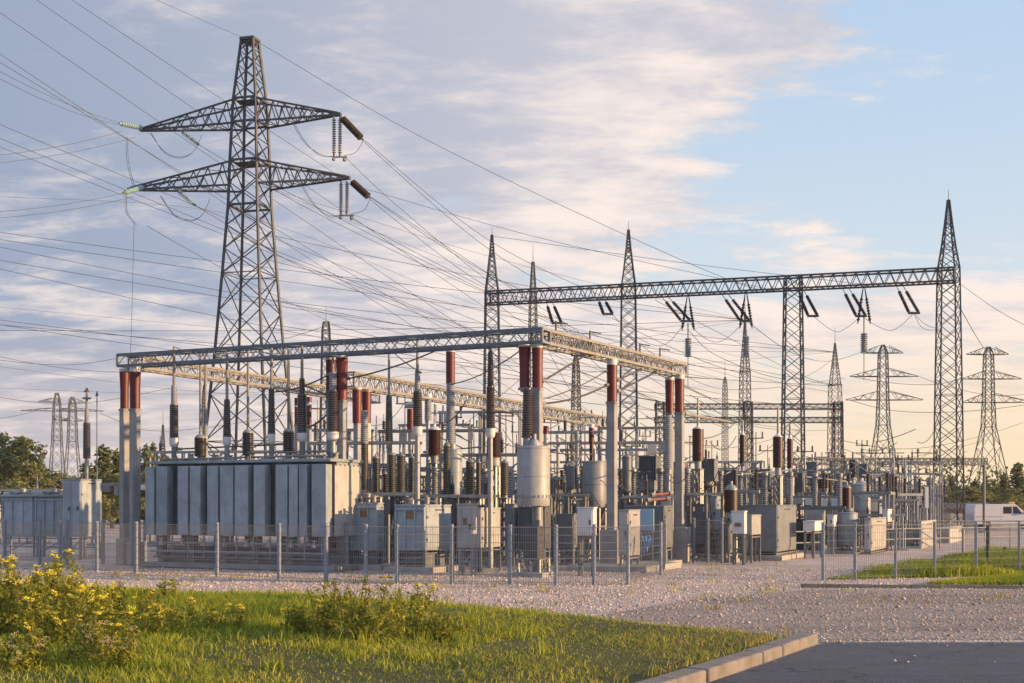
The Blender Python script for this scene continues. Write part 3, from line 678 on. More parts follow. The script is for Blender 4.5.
# ------------------------------------------------------------------ the low gantry of the yard
LGZ, LGH = 6.69, 0.37
def low_gantry():
    C0, Lf, Rt, Lb = (0.72, 37.3), (-13.1, 43.8), (6.02, 46.9), (-6.3, 59.5)
    t = thing('bus_gantry', 'low weathered lattice gantry on red topped pillars enclosing the front of the yard', 'gantry', (C0[0], C0[1], 0))
    l = lambda p: (p[0] - C0[0], p[1] - C0[1])
    def beam(a, b, nb, off=0.0, star=False, cm='beam'):
        ch, br = MB(), MB(); truss(ch, br, l(a) + (LGZ + off,), l(b) + (LGZ + off,), .56, LGH, nb, .042, .026, star=star)
        o = ch.build('beam', M[cm], t, smooth=False); br.build('lacing', M['beam'], o, smooth=False)
    beam((C0[0] + .25, C0[1] - .12), Lf, 22, cm='beam_shade'); beam((C0[0] + .1, C0[1] + .35), Rt, 20, .012, True); beam((Lf[0] + .35, Lf[1] + .3), Lb, 22, -.012, True)
    br = MB(); p = l(P(583, 352, 40.2)); br.box(p[0], p[1], LGZ + LGH / 2, .75, .12, LGH + .1, R(0)); br.build('splice_plate', M['beam'], t, bevel=.01)
    def pillar(px, D, y0, y1, w0, w1, wc, plinth=0, pal='pillar', ground=True, yc=None, rz=YA):
        s = D / F; wc = wc * .80 if ground else wc; x, y = l((Xp(px, D), D)); z0, z1 = Zp(y0, D), Zp(y1, D)
        if ground: o = MB().box(0, 0, z1 / 2, wc * s, wc * s, z1).build('pillar', M[pal], t, (x, y, 0), rz, bevel=.025)
        else: o = MB().tube((0, 0, z1 - .12), (0, 0, z1), wc * s * .45, n=14).build('pillar', M[pal], t, (x, y, 0), YA)
        MB().lathe(0, 0, [(w1 / 2 * s, z1 + .002), (w1 / 2 * s * .99, z1 + (z0 - z1) * .5), (w0 / 2 * s, z0)], 20).build('red_sleeve', M['red'], o)
        MB().lathe(0, 0, [(w0 / 2 * s * .96, z0), (w0 / 2 * s * .98, LGZ - .09), (w0 / 2 * s * 1.05, LGZ - .06), (w0 / 2 * s * 1.05, LGZ - .02)], 18).build('cap', M['white'], o)
        MB().box(0, 0, z1 - .03, wc * s * 1.12, wc * s * 1.12, .07).build('collar', M[pal], o)
        if plinth:
            zp = CH - (D * F * CH / D / F) + plinth[1]; MB().box(0, 0, plinth[1] / 2, plinth[0], plinth[0], plinth[1]).build('plinth', M['conc'], o, bevel=.03)
    pillar(124.5, 44.3, 372, 409, 10, 8.4, 9.5, (.42, .9), rz=R(-42)); pillar(135, 43.5, 372, 409, 11.5, 10.3, 11, (.42, .8), rz=R(-52))
    pillar(331, 41.0, 358, 400, 10.5, 10, 9); pillar(342, 40.4, 358, 400, 12, 10.8, 10)
    pillar(524.5, 37.6, 347, 388, 12, 10, 9, ground=False); pillar(537.5, 37.5, 348, 388, 11.4, 10.6, 10.8)
    pillar(612, 41.4, 365, 402, 10.6, 10.2, 11.2, (.62, 1.25)); pillar(669.5, 47.2, 380, 412.5, 9, 8.2, 8, ground=True); pillar(679.5, 46.4, 379, 412.5, 9.8, 9.3, 10.3, (.68, 1.25))
    pillar(297, 61, 398, 425, 5, 5, 5); pillar(309, 60.2, 397, 425, 5.5, 5.2, 5.2)
    # small brackets and lightning horns standing on the beam
    for px, y in ((556, 331), (590, 337), (640, 350), (660, 357)):
        D = 37.3 + (px - 535) / 150 * 9.6; x, yy = l((Xp(px, D), D)); MB().tube((0, 0, 0), (0, 0, .45), .03).tube((0, 0, .42), (.35, .1, .38), .02).build('horn', M['dark'], t, (x, yy, LGZ + LGH))
low_gantry()
def second_gantry():
    A, B = (-6.35, 50.3), (5.3, 76.5); t = thing('bus_gantry', 'second lattice gantry running back behind the first row of insulators', 'gantry', (A[0], A[1], 0))
    ch, br = MB(), MB(); d = (B[0] - A[0], B[1] - A[1]); truss(ch, br, (0, 0, 6.6), (d[0], d[1], 6.6), .56, .55, 34, .045, .028, star=True)
    o = ch.build('beam', M['beam'], t, smooth=False); br.build('lacing', M['beam'], o, smooth=False)
    for px, D, y0, y1, w, wc in ((357, 50.6, 389, 423, 9.5, 7), (366.5, 51.5, 389, 423, 9.5, 8.5), (600, 75.5, 428, 450, 5, 5)):
        s = D / F; z1, z0 = Zp(y1, D), Zp(y0, D); p = MB().box(0, 0, z1 / 2, wc * s * .8, wc * s * .8, z1).build('pillar', M['tank2'], t, (Xp(px, D) - A[0], D - A[1], 0), YA, bevel=.02)
        MB().lathe(0, 0, [(w / 2 * s * .95, z1), (w / 2 * s, z0)], 18).build('red_sleeve', M['red'], p)
        MB().lathe(0, 0, [(w / 2 * s * .9, z0), (w / 2 * s * .95, 6.5), (w / 2 * s * 1.1, 6.52), (w / 2 * s * 1.1, 6.57)], 16).build('cap', M['white'], p)
second_gantry()

# ------------------------------------------------------------------ cabinets
def corner_dims(xl, xc, xr, D):
    Cx = Xp(xc, D); k = (xl - 512) / F; w = (Cx - k * D) / (UX - k * UY); k = (xr - 512) / F; d = (k * D - Cx) / (VX - k * VY)
    return Cx, w, max(d, .08)
def cab(name, label, cat, xl, xc, xr, y0, y1, D, m='tank2', legs=True, doors=1, lid=True, sticker=None, group=None, skid=False, extras=True, inset=.0, fins=False):
    """box whose near right edge stands at pixel xc; front to the left, lit side to the right"""
    Cx, w, d = corner_dims(xl, xc, xr, D); z0, z1 = Zp(y1, D), Zp(y0, D); h = z1 - z0
    t = thing(name, label, cat, (Cx, D, 0), YA, group)     # local: x along the front to the left is negative, y away
    b = MB().box(-w / 2, d / 2, (z0 + z1) / 2, w, d, h); body = b.build('body', M[m], t, bevel=.018)
    if lid: MB().box(-w / 2, d / 2, z1 + .02, w + .035, d + .035, .045).build('lid', M[m], t, bevel=.01)
    if doors and w > .25:
        n = doors
        for i in range(n):
            ww = w / n; dr = MB().box(-w + ww * (i + .5), -.012, (z0 + z1) / 2, ww - .08, .024, h - .14).build('door', M[m], t, bevel=.008)
            q = MB().box(-w + ww * (i + .5) + ww / 2 - .10, -.045, (z0 + z1) / 2, .03, .045, .14).box(-w + ww * (i + .5) + ww / 2 - .10, -.03, (z0 + z1) / 2 + .05, .02, .03, .02); q.build('handle', M['black'], dr)
    if extras and d > .3:
        p = MB().box(.010, d / 2, (z0 + z1) / 2 + h * .02, .02, d - .10, h - .16); sp = p.build('side_panel', M[m], t, bevel=.006)
        for zz in (z0 + h * .25, z0 + h * .75): MB().box(.03, .07, zz, .03, .05, .09).build('hinge', M['galv'], sp)
        MB().box(.025, d * .5, z1 - .12, .03, d * .3, .035).build('vent_slot', M['black'], sp)
    if fins:
        for k in (.04, .34, .66, .96): MB().box(-w * (1 - k), -.02, (z0 + z1) / 2, .05, .05, h - .04).build('rib', M[m], body, bevel=.008)
        q = MB(); q.box(-w / 2, -.03, z1 - .10, w - .06, .06, .05).box(-w / 2, -.03, z0 + .06, w - .06, .06, .05); q.build('flange', M[m], body)
        for i, (fx, fy, r, hh) in enumerate(((.2, .3, .07, .22), (.5, .6, .10, .30), (.8, .35, .06, .18), (.6, .2, .05, .14))): MB().lathe(-w * fx, d * fy, [(r, z1 + .06), (r, z1 + .06 + hh * .7), (r * 1.3, z1 + .06 + hh * .72), (r * 1.3, z1 + .06 + hh * .85), (r * .5, z1 + .06 + hh)], 12).build('top_fitting', M['galv' if i % 2 else 'beam'], t)
        MB().path([(-w * .9, d * .5, z1 + .1), (-w * .5, d * .4, z1 + .2), (-w * .1, d * .5, z1 + .12)], .03, 6).build('top_pipe', M['galv'], t)
    if sticker: MB().box(-w * .5, -.030, z0 + h * sticker[1], sticker[2], .008, sticker[3]).build('notice_plate', M[sticker[0]], t)
    if legs and z0 > .05:
        m2 = MB(); e = min(.06, w * .15)
        for x in (-w + e, -e):
            for y in (e, max(d - e, e)): m2.box(x, y, z0 / 2, .07, .07, z0 - .004)
        m2.bar((-w + e, e, z0 - .06), (-e, e, z0 - .06), .05).bar((-w + e, max(d - e, e), z0 - .07), (-e, max(d - e, e), z0 - .07), .05).bar((-e, e, z0 - .08), (-e, max(d - e, e + .05), z0 - .08), .045).bar((-w + e, e, z0 - .09), (-w + e, max(d - e, e + .05), z0 - .09), .045)
        if z0 > .5:
            for y in (e, max(d - e, e)): m2.bar((-w + e, y, z0 * .5), (-e, y, z0 * .5), .05)
            m2.bar((-w + e, e, .12), (-e, e, z0 - .1), .035)
        m2.build('stand', M['galv'], t, smooth=False)
    if skid and legs: MB().box(-w / 2, d / 2, z0 * .52, w * .8, d * .75, z0 * .6).build('base_box', M['steelgrey'], t)  # dark box added to darken the space under the body
    if skid: MB().box(-w / 2, d / 2, .09, w + .5, d + .5, .18).build('plinth', M['conc'], t, bevel=.02)
    return t, w, d, z0, z1

# ---- the long transformer bank
def transformer():
    D = 39.5; Cx, w, d = corner_dims(149, 330, 361, D); z0, z1 = 1.05, 3.36
    t = thing('transformer', 'long grey blue transformer tank with ribbed radiator front behind the mesh fence', 'transformer', (Cx, D, 0), YA)
    body = MB().box(-w / 2, d / 2 + .2, (z0 + z1) / 2, w - .02, d - .40, z1 - z0).build('tank', M['tank'], t, bevel=.02)
    MB().box(-w / 2, d / 2, z1 + .05, w + .10, d + .10, .10).build('cover', M['tank'], t, bevel=.02)
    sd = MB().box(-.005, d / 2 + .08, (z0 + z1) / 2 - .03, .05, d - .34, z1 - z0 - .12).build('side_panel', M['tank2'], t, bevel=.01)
    bx = MB()
    for i in range(6): bx.box(.03, .3 + i * (d - .5) / 5, z1 - .10, .03, .05, .05)
    bx.build('bolt', M['galv'], sd)
    # radiator panels standing in front of the tank, in pairs with a dark recess between the pairs
    f = np.array([127, 168, 176, 226, 272, 318, 325, 372, 400, 448, 455, 512, 517, 575, 597, 645, 687, 736, 741, 778, 782, 815, 832, 892.]) ; f = (f - 127) / (892 - 127)
    for a, b in f.reshape(-1, 2):
        x0, x1 = -w + a * w, -w + b * w; r = MB().box((x0 + x1) / 2, -.03, (z0 + z1) / 2 - .03, x1 - x0 - .015, .34, z1 - z0 - .10).build('radiator', M['tank'], t, bevel=.02)
        q = MB(); n = 3
        for i in range(n): q.box(x0 + (x1 - x0) * (i + .5) / n, -.188, (z0 + z1) / 2 - .03, .02, .016, z1 - z0 - .3)
        q.build('rib', M['tank'], r)
    # under the tank: legs, pipes, valves, skid
    for i in range(6):
        for y in (.25, d - .25): MB().box(-w + .35 + i * (w - .7) / 5, y, z0 / 2, .22, .22, z0 - .01).build('leg', M['steelgrey'], t, bevel=.01)
    pp = MB()
    for y, z, r in ((.02, .82, .05), (-.06, .55, .04), (.1, .36, .035), (d * .5, .6, .12)): pp.tube((-w + .1, y, z), (-.1, y, z), r, n=8)
    for i in range(11): pp.tube((-w + .3 + i * (w - .6) / 10, .02, .35), (-w + .3 + i * (w - .6) / 10, .02, z0), .03)
    pp.build('pipework', M['galv'], t)
    for i in range(8): MB().lathe(-w + .55 + i * (w - 1.1) / 7, -.04, [(.03, .72), (.10, .74), (.10, .80), (.05, .82), (.05, .92), (.09, .93), (.09, .96)], 10).build('valve', M['tank2'], t)
    MB().box(-w / 2, d / 2, .11, w + .5, d + .4, .16).build('skid', M['steelgrey'], t, bevel=.02)
    MB().box(-w / 2, d / 2, .35, w - .5, d * .5, .4).build('base_box', M['steelgrey'], t)  # dark box added to darken the underside of the tank
    # clutter on the cover
    cl = MB()
    for i in range(26):
        x = -w + .2 + random.random() * (w - .4); y = .2 + random.random() * (d - .4); hh = random.uniform(.05, .22); k = random.random()
        if k < .5: cl.lathe(x, y, [(.07, z1 + .1), (.07, z1 + .1 + hh), (.11, z1 + .1 + hh), (.11, z1 + .13 + hh)], 10)
        else: cl.box(x, y, z1 + .1 + hh / 2, random.uniform(.1, .4), random.uniform(.08, .2), hh)
    cl.build('cover_fittings', M['beam'], t)
    pb = MB()
    for y, z, a, c in ((.3, .17, .05, .5), (.35, .2, .62, .95), (d - .3, .24, .2, .8), (d * .6, .36, .45, .9)):
        pb.tube((-w + w * a, y, z1 + z), (-w + w * c, y, z1 + z), .03)
        for k in (a + .01, (a + c) / 2, c - .01): pb.tube((-w + w * k, y, z1 + .1), (-w + w * k, y, z1 + z), .025)
    pb.build('cover_pipes', M['beam'], t)
    return Cx, D, w, d, z1 + .10
TB = transformer()
def tank_D(px, back):
    Cx, D, w, d, z = TB; ox, oy = Cx + VX * back, D + VY * back; k = (px - 512) / F; s = (ox - k * oy) / (UX - k * UY); return oy - UY * s

# ------------------------------------------------------------------ stacked high-voltage devices
def stack(name, label, cat, px, D, segs, base=0.0, support=None, sw=None, group=None):
    """segs from top to bottom: (part, style, y top, y bottom, width top, width bottom, material[, dx])"""
    s = D / F; X = Xp(px, D); t = thing(name, label, cat, (X, D, base), YA if support in ('stand', 'box') else 0.0, group)
    low = 1e9; lw = 0
    for sg in segs:
        part, st, y0, y1, w0, w1, m = sg[:7]; dx = (sg[7] if len(sg) > 7 else 0) * s; mt_ = M[m]
        z0 = (Zp(y1, D) if y1 is not None else base) - base; z1 = Zp(y0, D) - base; r0, r1 = w1 / 2 * s, w0 / 2 * s; h = z1 - z0; b = MB()
        if st == 'tube': b.lathe(dx, 0, [(r0, z0), (r1, z1)], 12 if r0 > .06 else 8)
        elif st == 'shed':
            n = max(4, round(h / .07)); pr = []
            for i in range(n):
                k = i / n; r = r0 + (r1 - r0) * k; zz = z0 + h * k; p = h / n; pr += [(r * .86, zz), (r, zz + p * .30), (r * .97, zz + p * .5), (r * .86, zz + p * .9)]
            pr.append((r1 * .8, z1)); b.lathe(dx, 0, pr, 16)
            b.lathe(dx, 0, [(r0 * .9, z0 - .02), (r0 * .9, z0 + .03)], 14); b.lathe(dx, 0, [(r1 * .86, z1 - .04), (r1 * .86, z1 + .02)], 14)
        elif st == 'cup': b.lathe(dx, 0, [(r0 * .62, z0), (r0 * .86, z0 + h * .12), (r1, z0 + h * .38), (r1 * 1.02, z1)], 16)
        elif st == 'cap': b.lathe(dx, 0, [(r0, z0), (r0, z0 + h * .12), (r0 * .55, z0 + h * .55), (r1, z0 + h * .6), (r1, z1)], 16)
        elif st == 'drum':
            pr = [(r0, z0), (r0 * 1.0, z0 + .06)]
            b.lathe(dx, 0, [(r0 * .97, z0), (r0 * 1.0, z0 + .02), (r0, z0 + h * .2), (r0, z1 - .08), (r1 * .94, z1 - .01), (r1 * .90, z1)], 28)
            for k in (.16, .5, .97): b.lathe(dx, 0, [(r0 * 1.0, z0 + h * k - .03), (r0 * 1.035, z0 + h * k - .026), (r0 * 1.035, z0 + h * k + .01), (r0, z0 + h * k + .014)], 28)
        elif st == 'ribbed':
            b.box(dx, 0, (z0 + z1) / 2, 2 * r0 * .86, 2 * r0 * .7, h * .96); n = max(5, round(2 * r0 / .075))
            for i in range(n): b.box(dx - r0 + 2 * r0 * (i + .5) / n, 0, (z0 + z1) / 2, .035, 2 * r0 * .86, h * .92)
            b.box(dx, 0, z1 - .02, 2 * r0, 2 * r0 * .9, .05).box(dx, 0, z0 + .02, 2 * r0, 2 * r0 * .9, .05)
        elif st == 'box': b.box(dx, 0, (z0 + z1) / 2, 2 * r0, 2 * r0, h)
        elif st == 'ring':
            n = 18; b.path([(dx + r0 * math.cos(2 * math.pi * i / n), r0 * math.sin(2 * math.pi * i / n), (z0 + z1) / 2) for i in range(n + 1)], max(.02, h * .4), 6)
            for i in range(4): b.tube((dx, 0, (z0 + z1) / 2), (dx + r0 * math.cos(i * 1.57), r0 * math.sin(i * 1.57), (z0 + z1) / 2), .015)
        o = b.build(part, mt_, t)
        if part in ('grey_vessel',):
            q = MB()
            for i in range(24):
                a = i / 24 * 6.283; q.box(dx + r0 * 1.045 * math.cos(a), r0 * 1.045 * math.sin(a), z0 + h * .16, .035, .035, .06, a)
            q.build('bolt_ring', M['galv'], o)
        if z0 + base < low: low = z0 + base; lw = r0
    if support and low > .15:
        sw = (sw or lw / s * 2) * s / 2; b = MB(); z = low - base + .005
        if support == 'pipe': b.lathe(0, 0, [(sw, .12 - base), (sw, z - .03)], 12).box(0, 0, z - .02, sw * 2.6, sw * 2.6, .03)
        else:
            e = max(.12, sw * .85); n = max(1, round(z / (2.6 * e)))
            for x in (-e, e):
                for y in (-e, e): b.bar((x, y, .0), (x, y, z), .065)
            for i in range(n):
                a, c = z * i / n, z * (i + 1) / n
                for p, q in (((-e, -e), (e, -e)), ((e, -e), (e, e)), ((e, e), (-e, e)), ((-e, e), (-e, -e))):
                    b.bar(p + (a,), q + (c,), .035); b.bar(p + (c - .02,), q + (c - .02,), .045)
            b.box(0, 0, z - .015, 2 * e + .12, 2 * e + .12, .03)
        b.build('stand', M['galv'], t, smooth=(support == 'pipe'))
        MB().box(0, 0, .06, max(.5, sw * 2.6), max(.5, sw * 2.6), .14).build('footing', M['conc'], t, bevel=.015)
    return t

GT = Zp  # shorthand kept for readability
def tank_bushings():
    zt = TB[4] - .015
    for px, back, rod, th, mn, cup, wt, wm, lab in (
        (174, .7, (347, 386), (386, 405), (405, 438), (438, 447), 6.5, 9.5, 'leftmost tall brown bushing with white cup on the transformer cover'),
        (227, .7, (352, 400), None, (400, 437), (437, 446), 6, 8.6, 'slim tapered brown bushing, second from the left on the transformer'),
        (271.5, .7, (348, 389), None, (389, 434), (434, 444), 6, 8.4, 'tapered brown bushing, third from the left on the transformer'),
        (302, .7, (345, 379), (379, 395), (395, 433), (433, 442), 6.5, 10.5, 'brown bushing with stepped top, fourth from the left on the transformer'),
        (333, .7, (355, 373), (373, 391), (391, 432), (432, 441), 8.5, 12, 'thickest brown bushing with white cup, in front of the middle red sleeves')):
        D = tank_D(px, back); sg = [('rod', 'tube', rod[0], rod[1], 2.6, 3.2, 'beam')]
        if th: sg.append(('upper_sheds', 'shed', th[0], th[1], wt * .9, wt, 'gins' if px != 302 else 'brown'))
        sg += [('lower_sheds', 'shed', mn[0], mn[1], wm * (.72 if not th else .95), wm, 'brown'), ('white_cup', 'cup', cup[0], cup[1], wm * .98, wm * .98, 'white'), ('stem', 'tube', cup[1], None, 5, 5.5, 'galv')]
        stack('bushing', lab, 'bushing', px, D, sg, base=zt, group='bushings on the transformer cover')
    for px, y0, y1, w, lab in ((200.5, 438, 456, 13, 'squat dark drum insulator between the first two bushings'), (248, 433, 455, 12, 'squat dark drum insulator between the second and third bushings'), (288.5, 432, 453, 12, 'squat dark drum insulator between the third and fourth bushings')):
        D = tank_D(px, 1.25)
        stack('drum_insulator', lab, 'insulator', px, D, [('rod', 'tube', 350, y0 - 6, 2.4, 2.8, 'beam'), ('cap', 'cap', y0 - 6, y0, 3, w * .9, 'gins'), ('sheds', 'shed', y0, y1, w, w, 'brown'), ('foot', 'tube', y1, None, w * .5, w * .6, 'galv')], base=zt, group='drum insulators along the back of the transformer')
    D = tank_D(206, 1.5); stack('post_insulator', 'thin grey insulator with a long rod behind the first drum insulator', 'insulator', 205.5, D, [('rod', 'tube', 357, 402, 2.2, 2.6, 'beam'), ('sheds', 'shed', 402, 436, 3.5, 5.5, 'gins'), ('stem', 'tube', 436, None, 5, 5, 'galv')], base=zt)
tank_bushings()

S = stack
# left bank: tall cabinet with its own bushing, low cabinets with sloped roof
def left_bank():
    D = 48.0; t, w, d, z0, z1 = cab('tall_cabinet', 'tall grey cabinet with sunlit side at the left carrying a brown bushing', 'cabinet', 63, 80.5, 102, 480, 537, D, 'tank', legs=True, doors=2)
    Xc = Xp(80.5, D) - UX * w * .2 + VX * d * .45; Yc = D - UY * w * .2 + VY * d * .45; px = 512 + Xc / Yc * F
    S('bushing', 'tall brown bushing with a ringed top on the left cabinet', 'bushing', px, Yc, [('top_cap', 'cap', 388, 392, 2, 6, 'copper'), ('rod', 'tube', 392, 410, 2.4, 2.8, 'beam'), ('ring', 'ring', 397, 399.5, 7, 7, 'beam'), ('upper_sheds', 'shed', 410, 423, 4.5, 5, 'gins'), ('lower_sheds', 'shed', 423, 458, 7.4, 8, 'brown'), ('stem', 'tube', 458, None, 4, 4, 'galv')], base=z1 + .06)
    for i, (a, b, lab) in enumerate(((2, 34, 'low grey cabinet with sloped roof at the left edge of the yard'), (35, 64, 'low grey cabinet with sloped roof beside the tall left cabinet'))):
        Dq = 50.5 - i * .9; t, w, d, z0, z1 = cab('low_cabinet', lab, 'cabinet', a, b, b + 9, 497, 537, Dq, 'tank', doors=0, lid=False, legs=True, fins=True)
        m = MB(); e = .08; m.add([(-w - e, -e, z1 + .003), (e, -e, z1 + .003), (e, d + e, z1 + .20), (-w - e, d + e, z1 + .20), (-w - e, -e, z1 + .05), (e, -e, z1 + .05), (e, d + e, z1 + .25), (-w - e, d + e, z1 + .25)], [(3, 2, 1, 0), (4, 5, 6, 7), (0, 1, 5, 4), (1, 2, 6, 5), (2, 3, 7, 6), (3, 0, 4, 7)])
        m.build('roof', M['steelgrey'], t, smooth=False)
        m = MB(); m.add([(-w, d - .03, z1), (0, d - .03, z1), (0, d, z1 + .17), (-w, d, z1 + .17), (0, .02, z1), (-w, .02, z1)], [(0, 1, 2, 3), (1, 4, 2), (0, 3, 5)]); m.build('gable', M['tank'], t, smooth=False)
    D = 49.5; S('lightning_rod', 'thin pale pole beside the ringed bushing at the left', 'pole', 97, D, [('rod', 'tube', 394, 540, 1.2, 1.6, 'galv'), ('head', 'cap', 391, 396, 1, 3.2, 'dark')], support='pipe', sw=2)
left_bank()

# middle cabinets
cab('transformer_cabinet', 'small grey blue tank with a rusty notice, nearest the long transformer', 'cabinet', 350, 378, 384, 504, 551, 40.5, 'tank', doors=0, fins=True, sticker=('sticker', .8, .28, .2), skid=True)
cab('transformer_cabinet', 'small grey blue tank with a brightly sunlit right side, behind the middle fence', 'cabinet', 395, 425.5, 451, 506, 551, 38.8, 'tank', doors=0, fins=True, sticker=('sticker', .8, .3, .2), skid=True)
cab('control_cabinet', 'pale upright cabinet with a brown notice plate on its door', 'cabinet', 457, 473.5, 478, 505, 548, 37.6, 'tank2', sticker=('sticker', .62, .13, .2))
cab('control_cabinet', 'cabinet with mostly sunlit side left of the big grey cylinder', 'cabinet', 477, 481, 500.5, 509, 548, 39.2, 'tank2')
cab('control_box', 'white box on a post left of the single red topped pillar', 'cabinet', 577, 593.5, 597, 508.5, 536, 37.2, 'white', legs=True, extras=False)
cab('control_cabinet', 'beige cabinet with framed sunlit door right of the single pillar', 'cabinet', 618.5, 629, 640, 511, 556, 39.5, 'tank2')
cab('control_kiosk', 'dark grey kiosk with a light blue door panel between the two right pillars', 'cabinet', 624, 664, 673, 507, 548, 43.0, 'steelgrey', doors=0, skid=True)
def blue_panel():
    D = 42.7; t = thing('blue_panel', 'light blue board leaning against the dark kiosk', 'panel', (Xp(654, D), D - .05, 0), YA)
    MB().box(-.25, -.05, 1.55, .52, .05, .72).build('board', M['bluepaint'], t, bevel=.006); MB().box(-.45, -.05, .6, .05, .05, 1.2).box(-.05, -.05, .6, .05, .05, 1.2).build('post', M['galv'], t)
blue_panel()
cab('equipment_house', 'large plain grey enclosure with a broad sunlit side right of the pillars', 'cabinet', 744, 777, 796, 506, 552, 47.5, 'steelgrey', doors=0, skid=True)
cab('sign_cabinet', 'white panel cabinet with a brown plate in front of the large grey enclosure', 'cabinet', 731.5, 744.5, 747, 512, 534, 44.0, 'white', doors=0, sticker=('sticker', .42, .22, .12), extras=False)
cab('control_box', 'small box with sunlit ribbed side next to the white panel cabinet', 'cabinet', 745, 752, 761, 516, 535, 45.5, 'tank2', extras=False)
cab('control_box', 'flat white box with sunlit end right of the large grey enclosure', 'cabinet', 803, 815, 823, 522, 531, 49.0, 'white', extras=False, doors=0)
cab('control_box', 'small upright white box below the maroon insulator on the right', 'cabinet', 827, 834, 837, 516, 527, 53.0, 'white', extras=False)
cab('control_cabinet', 'twin sunlit cabinet beside the barrel shaped tank', 'cabinet', 864, 871, 886, 519, 551, 53.0, 'tank2')
cab('control_box', 'small white box on thin legs right of the twin sunlit cabinet', 'cabinet', 882.5, 888, 892, 510, 522, 57.0, 'white', extras=False)
cab('control_cabinet', 'plain sunlit cabinet left of the last gantry post', 'cabinet', 919, 921.5, 936, 522, 550, 60.0, 'tank2')
cab('control_cabinet', 'narrow grey cabinet under the maroon drum insulator', 'cabinet', 719, 730, 734, 525, 553, 45.2, 'steelgrey')
cab('control_cabinet', 'upright grey cabinet left of the maroon drum insulator', 'cabinet', 708, 717, 721, 497, 530, 48.5, 'tank', skid=True)
cab('control_cabinet', 'squat grey cabinet just right of the end pillars', 'cabinet', 691, 705, 709, 505, 545, 49.5, 'steelgrey', skid=True)
cab('control_cabinet', 'dark grey cabinet in shade between the big cylinder and the single pillar', 'cabinet', 556, 574, 579, 515, 548, 43.5, 'steelgrey')
cab('control_cabinet', 'grey cabinet under the platform behind the pale upright cabinet', 'cabinet', 505, 514, 518, 505, 545, 43, 'steelgrey')
cab('control_cabinet', 'low pale cabinet far right of the barrel shaped tank', 'cabinet', 897, 905, 913, 530, 548, 62, 'tank2', extras=False)
cab('control_cabinet', 'low beige cabinet behind the far handrail near the last gantry post', 'cabinet', 940, 950, 962, 528, 546, 68, 'tank2', extras=False)
cab('control_cabinet', 'grey cabinet standing behind the flat white box', 'cabinet', 798, 812, 820, 500, 521, 60, 'steelgrey', extras=False)
cab('control_cabinet', 'bluish cabinet behind the big light cylinder on the right', 'cabinet', 872, 880, 886, 497, 515, 66, 'tank', extras=False)

for xl, xc, xr, y0, y1, D, lab in ((388, 404, 410, 498, 548, 44.5, 'added dark shade box behind the gap between the two small tanks'), (452, 466, 471, 499, 549, 43, 'added dark shade box behind the pale upright cabinet'), (519, 545, 551, 508, 549, 42.5, 'wide added dark shade box behind the legs of the big cylinder'), (580, 604, 610, 512, 550, 46, 'wide added dark shade box behind the single red topped pillar'), (640, 668, 675, 514, 550, 50, 'wide added dark shade box behind the end pillars'), (694, 722, 727, 503, 548, 53, 'wide added dark shade box behind the upright grey cabinet'), (792, 812, 817, 520, 550, 58, 'wide added dark shade box behind the flat white box'), (826, 842, 847, 520, 548, 62, 'added dark shade box behind the barrel shaped tank'), (886, 902, 907, 516, 545, 66, 'added dark shade box right of the twin sunlit cabinet'), (332, 352, 357, 505, 552, 46, 'added dark shade box just behind the right end of the transformer')):  # dark boxes added to fill the gaps where deep shade lies
    cab('shade_filler_box', lab, 'cabinet', xl, xc, xr, y0, y1, D, 'shade', doors=2, legs=True, extras=False)

# the big cylinder in the middle
S('current_transformer', 'big pale grey cylinder with a bolted rim and a dark shedded insulator on top', 'transformer', 533.5, 37.2,
  [('sheds', 'shed', 389, 437, 9.5, 13, 'brown', -6.5), ('insulator_foot', 'tube', 437, 448, 9, 10, 'galv', -6.5), ('dome', 'cap', 434, 447, 4, 13, 'drum', 1), ('grey_vessel', 'drum', 446, 506, 32, 33, 'drum'), ('neck', 'tube', 506, 520, 10, 10, 'galv', 4), ('mechanism_box', 'box', 526, 558, 15, 16, 'shade')], support='stand', sw=27)

# row behind the small tanks
S('post_insulator', 'tall brown insulator with white cup on a pale pipe behind the sunlit small tank', 'insulator', 417.5, 40.6, [('rod', 'tube', 337, 371, 2.6, 3, 'beam'), ('upper_sheds', 'shed', 371, 392, 5.5, 6.5, 'gins'), ('lower_sheds', 'shed', 392, 426.5, 9.5, 10.2, 'brown'), ('white_cup', 'cup', 426.5, 436, 10, 10, 'white'), ('pipe', 'tube', 436, 462, 4.6, 5, 'galv')], support='pipe', sw=5)
S('post_insulator', 'tall brown insulator with rounded white cup left of the big cylinder', 'insulator', 490.5, 39.4, [('rod', 'tube', 338, 352, 3, 3, 'beam'), ('upper_sheds', 'shed', 352, 387, 5.5, 7, 'brown'), ('lower_sheds', 'shed', 387, 428.5, 8.6, 9.6, 'brown'), ('white_cup', 'cup', 428.5, 438, 9.5, 9.5, 'white'), ('pipe', 'tube', 438, 470, 4.5, 5, 'galv')], support='pipe', sw=5)
S('post_insulator', 'grey brown insulator without cup right of the paired red sleeves', 'insulator', 389, 47, [('rod', 'tube', 350, 396, 2.2, 2.6, 'beam'), ('sheds', 'shed', 396, 441, 6.2, 8.6, 'olive'), ('foot', 'tube', 441, 448, 5, 6, 'galv')], support='pipe', sw=4.5)
S('post_insulator', 'dark insulator before the right one of the paired red sleeves', 'insulator', 364.5, 46, [('sheds', 'shed', 411, 443, 7, 8.6, 'gins'), ('lower_sheds', 'shed', 443, 490, 7.2, 7.4, 'olive')], support='pipe', sw=5)
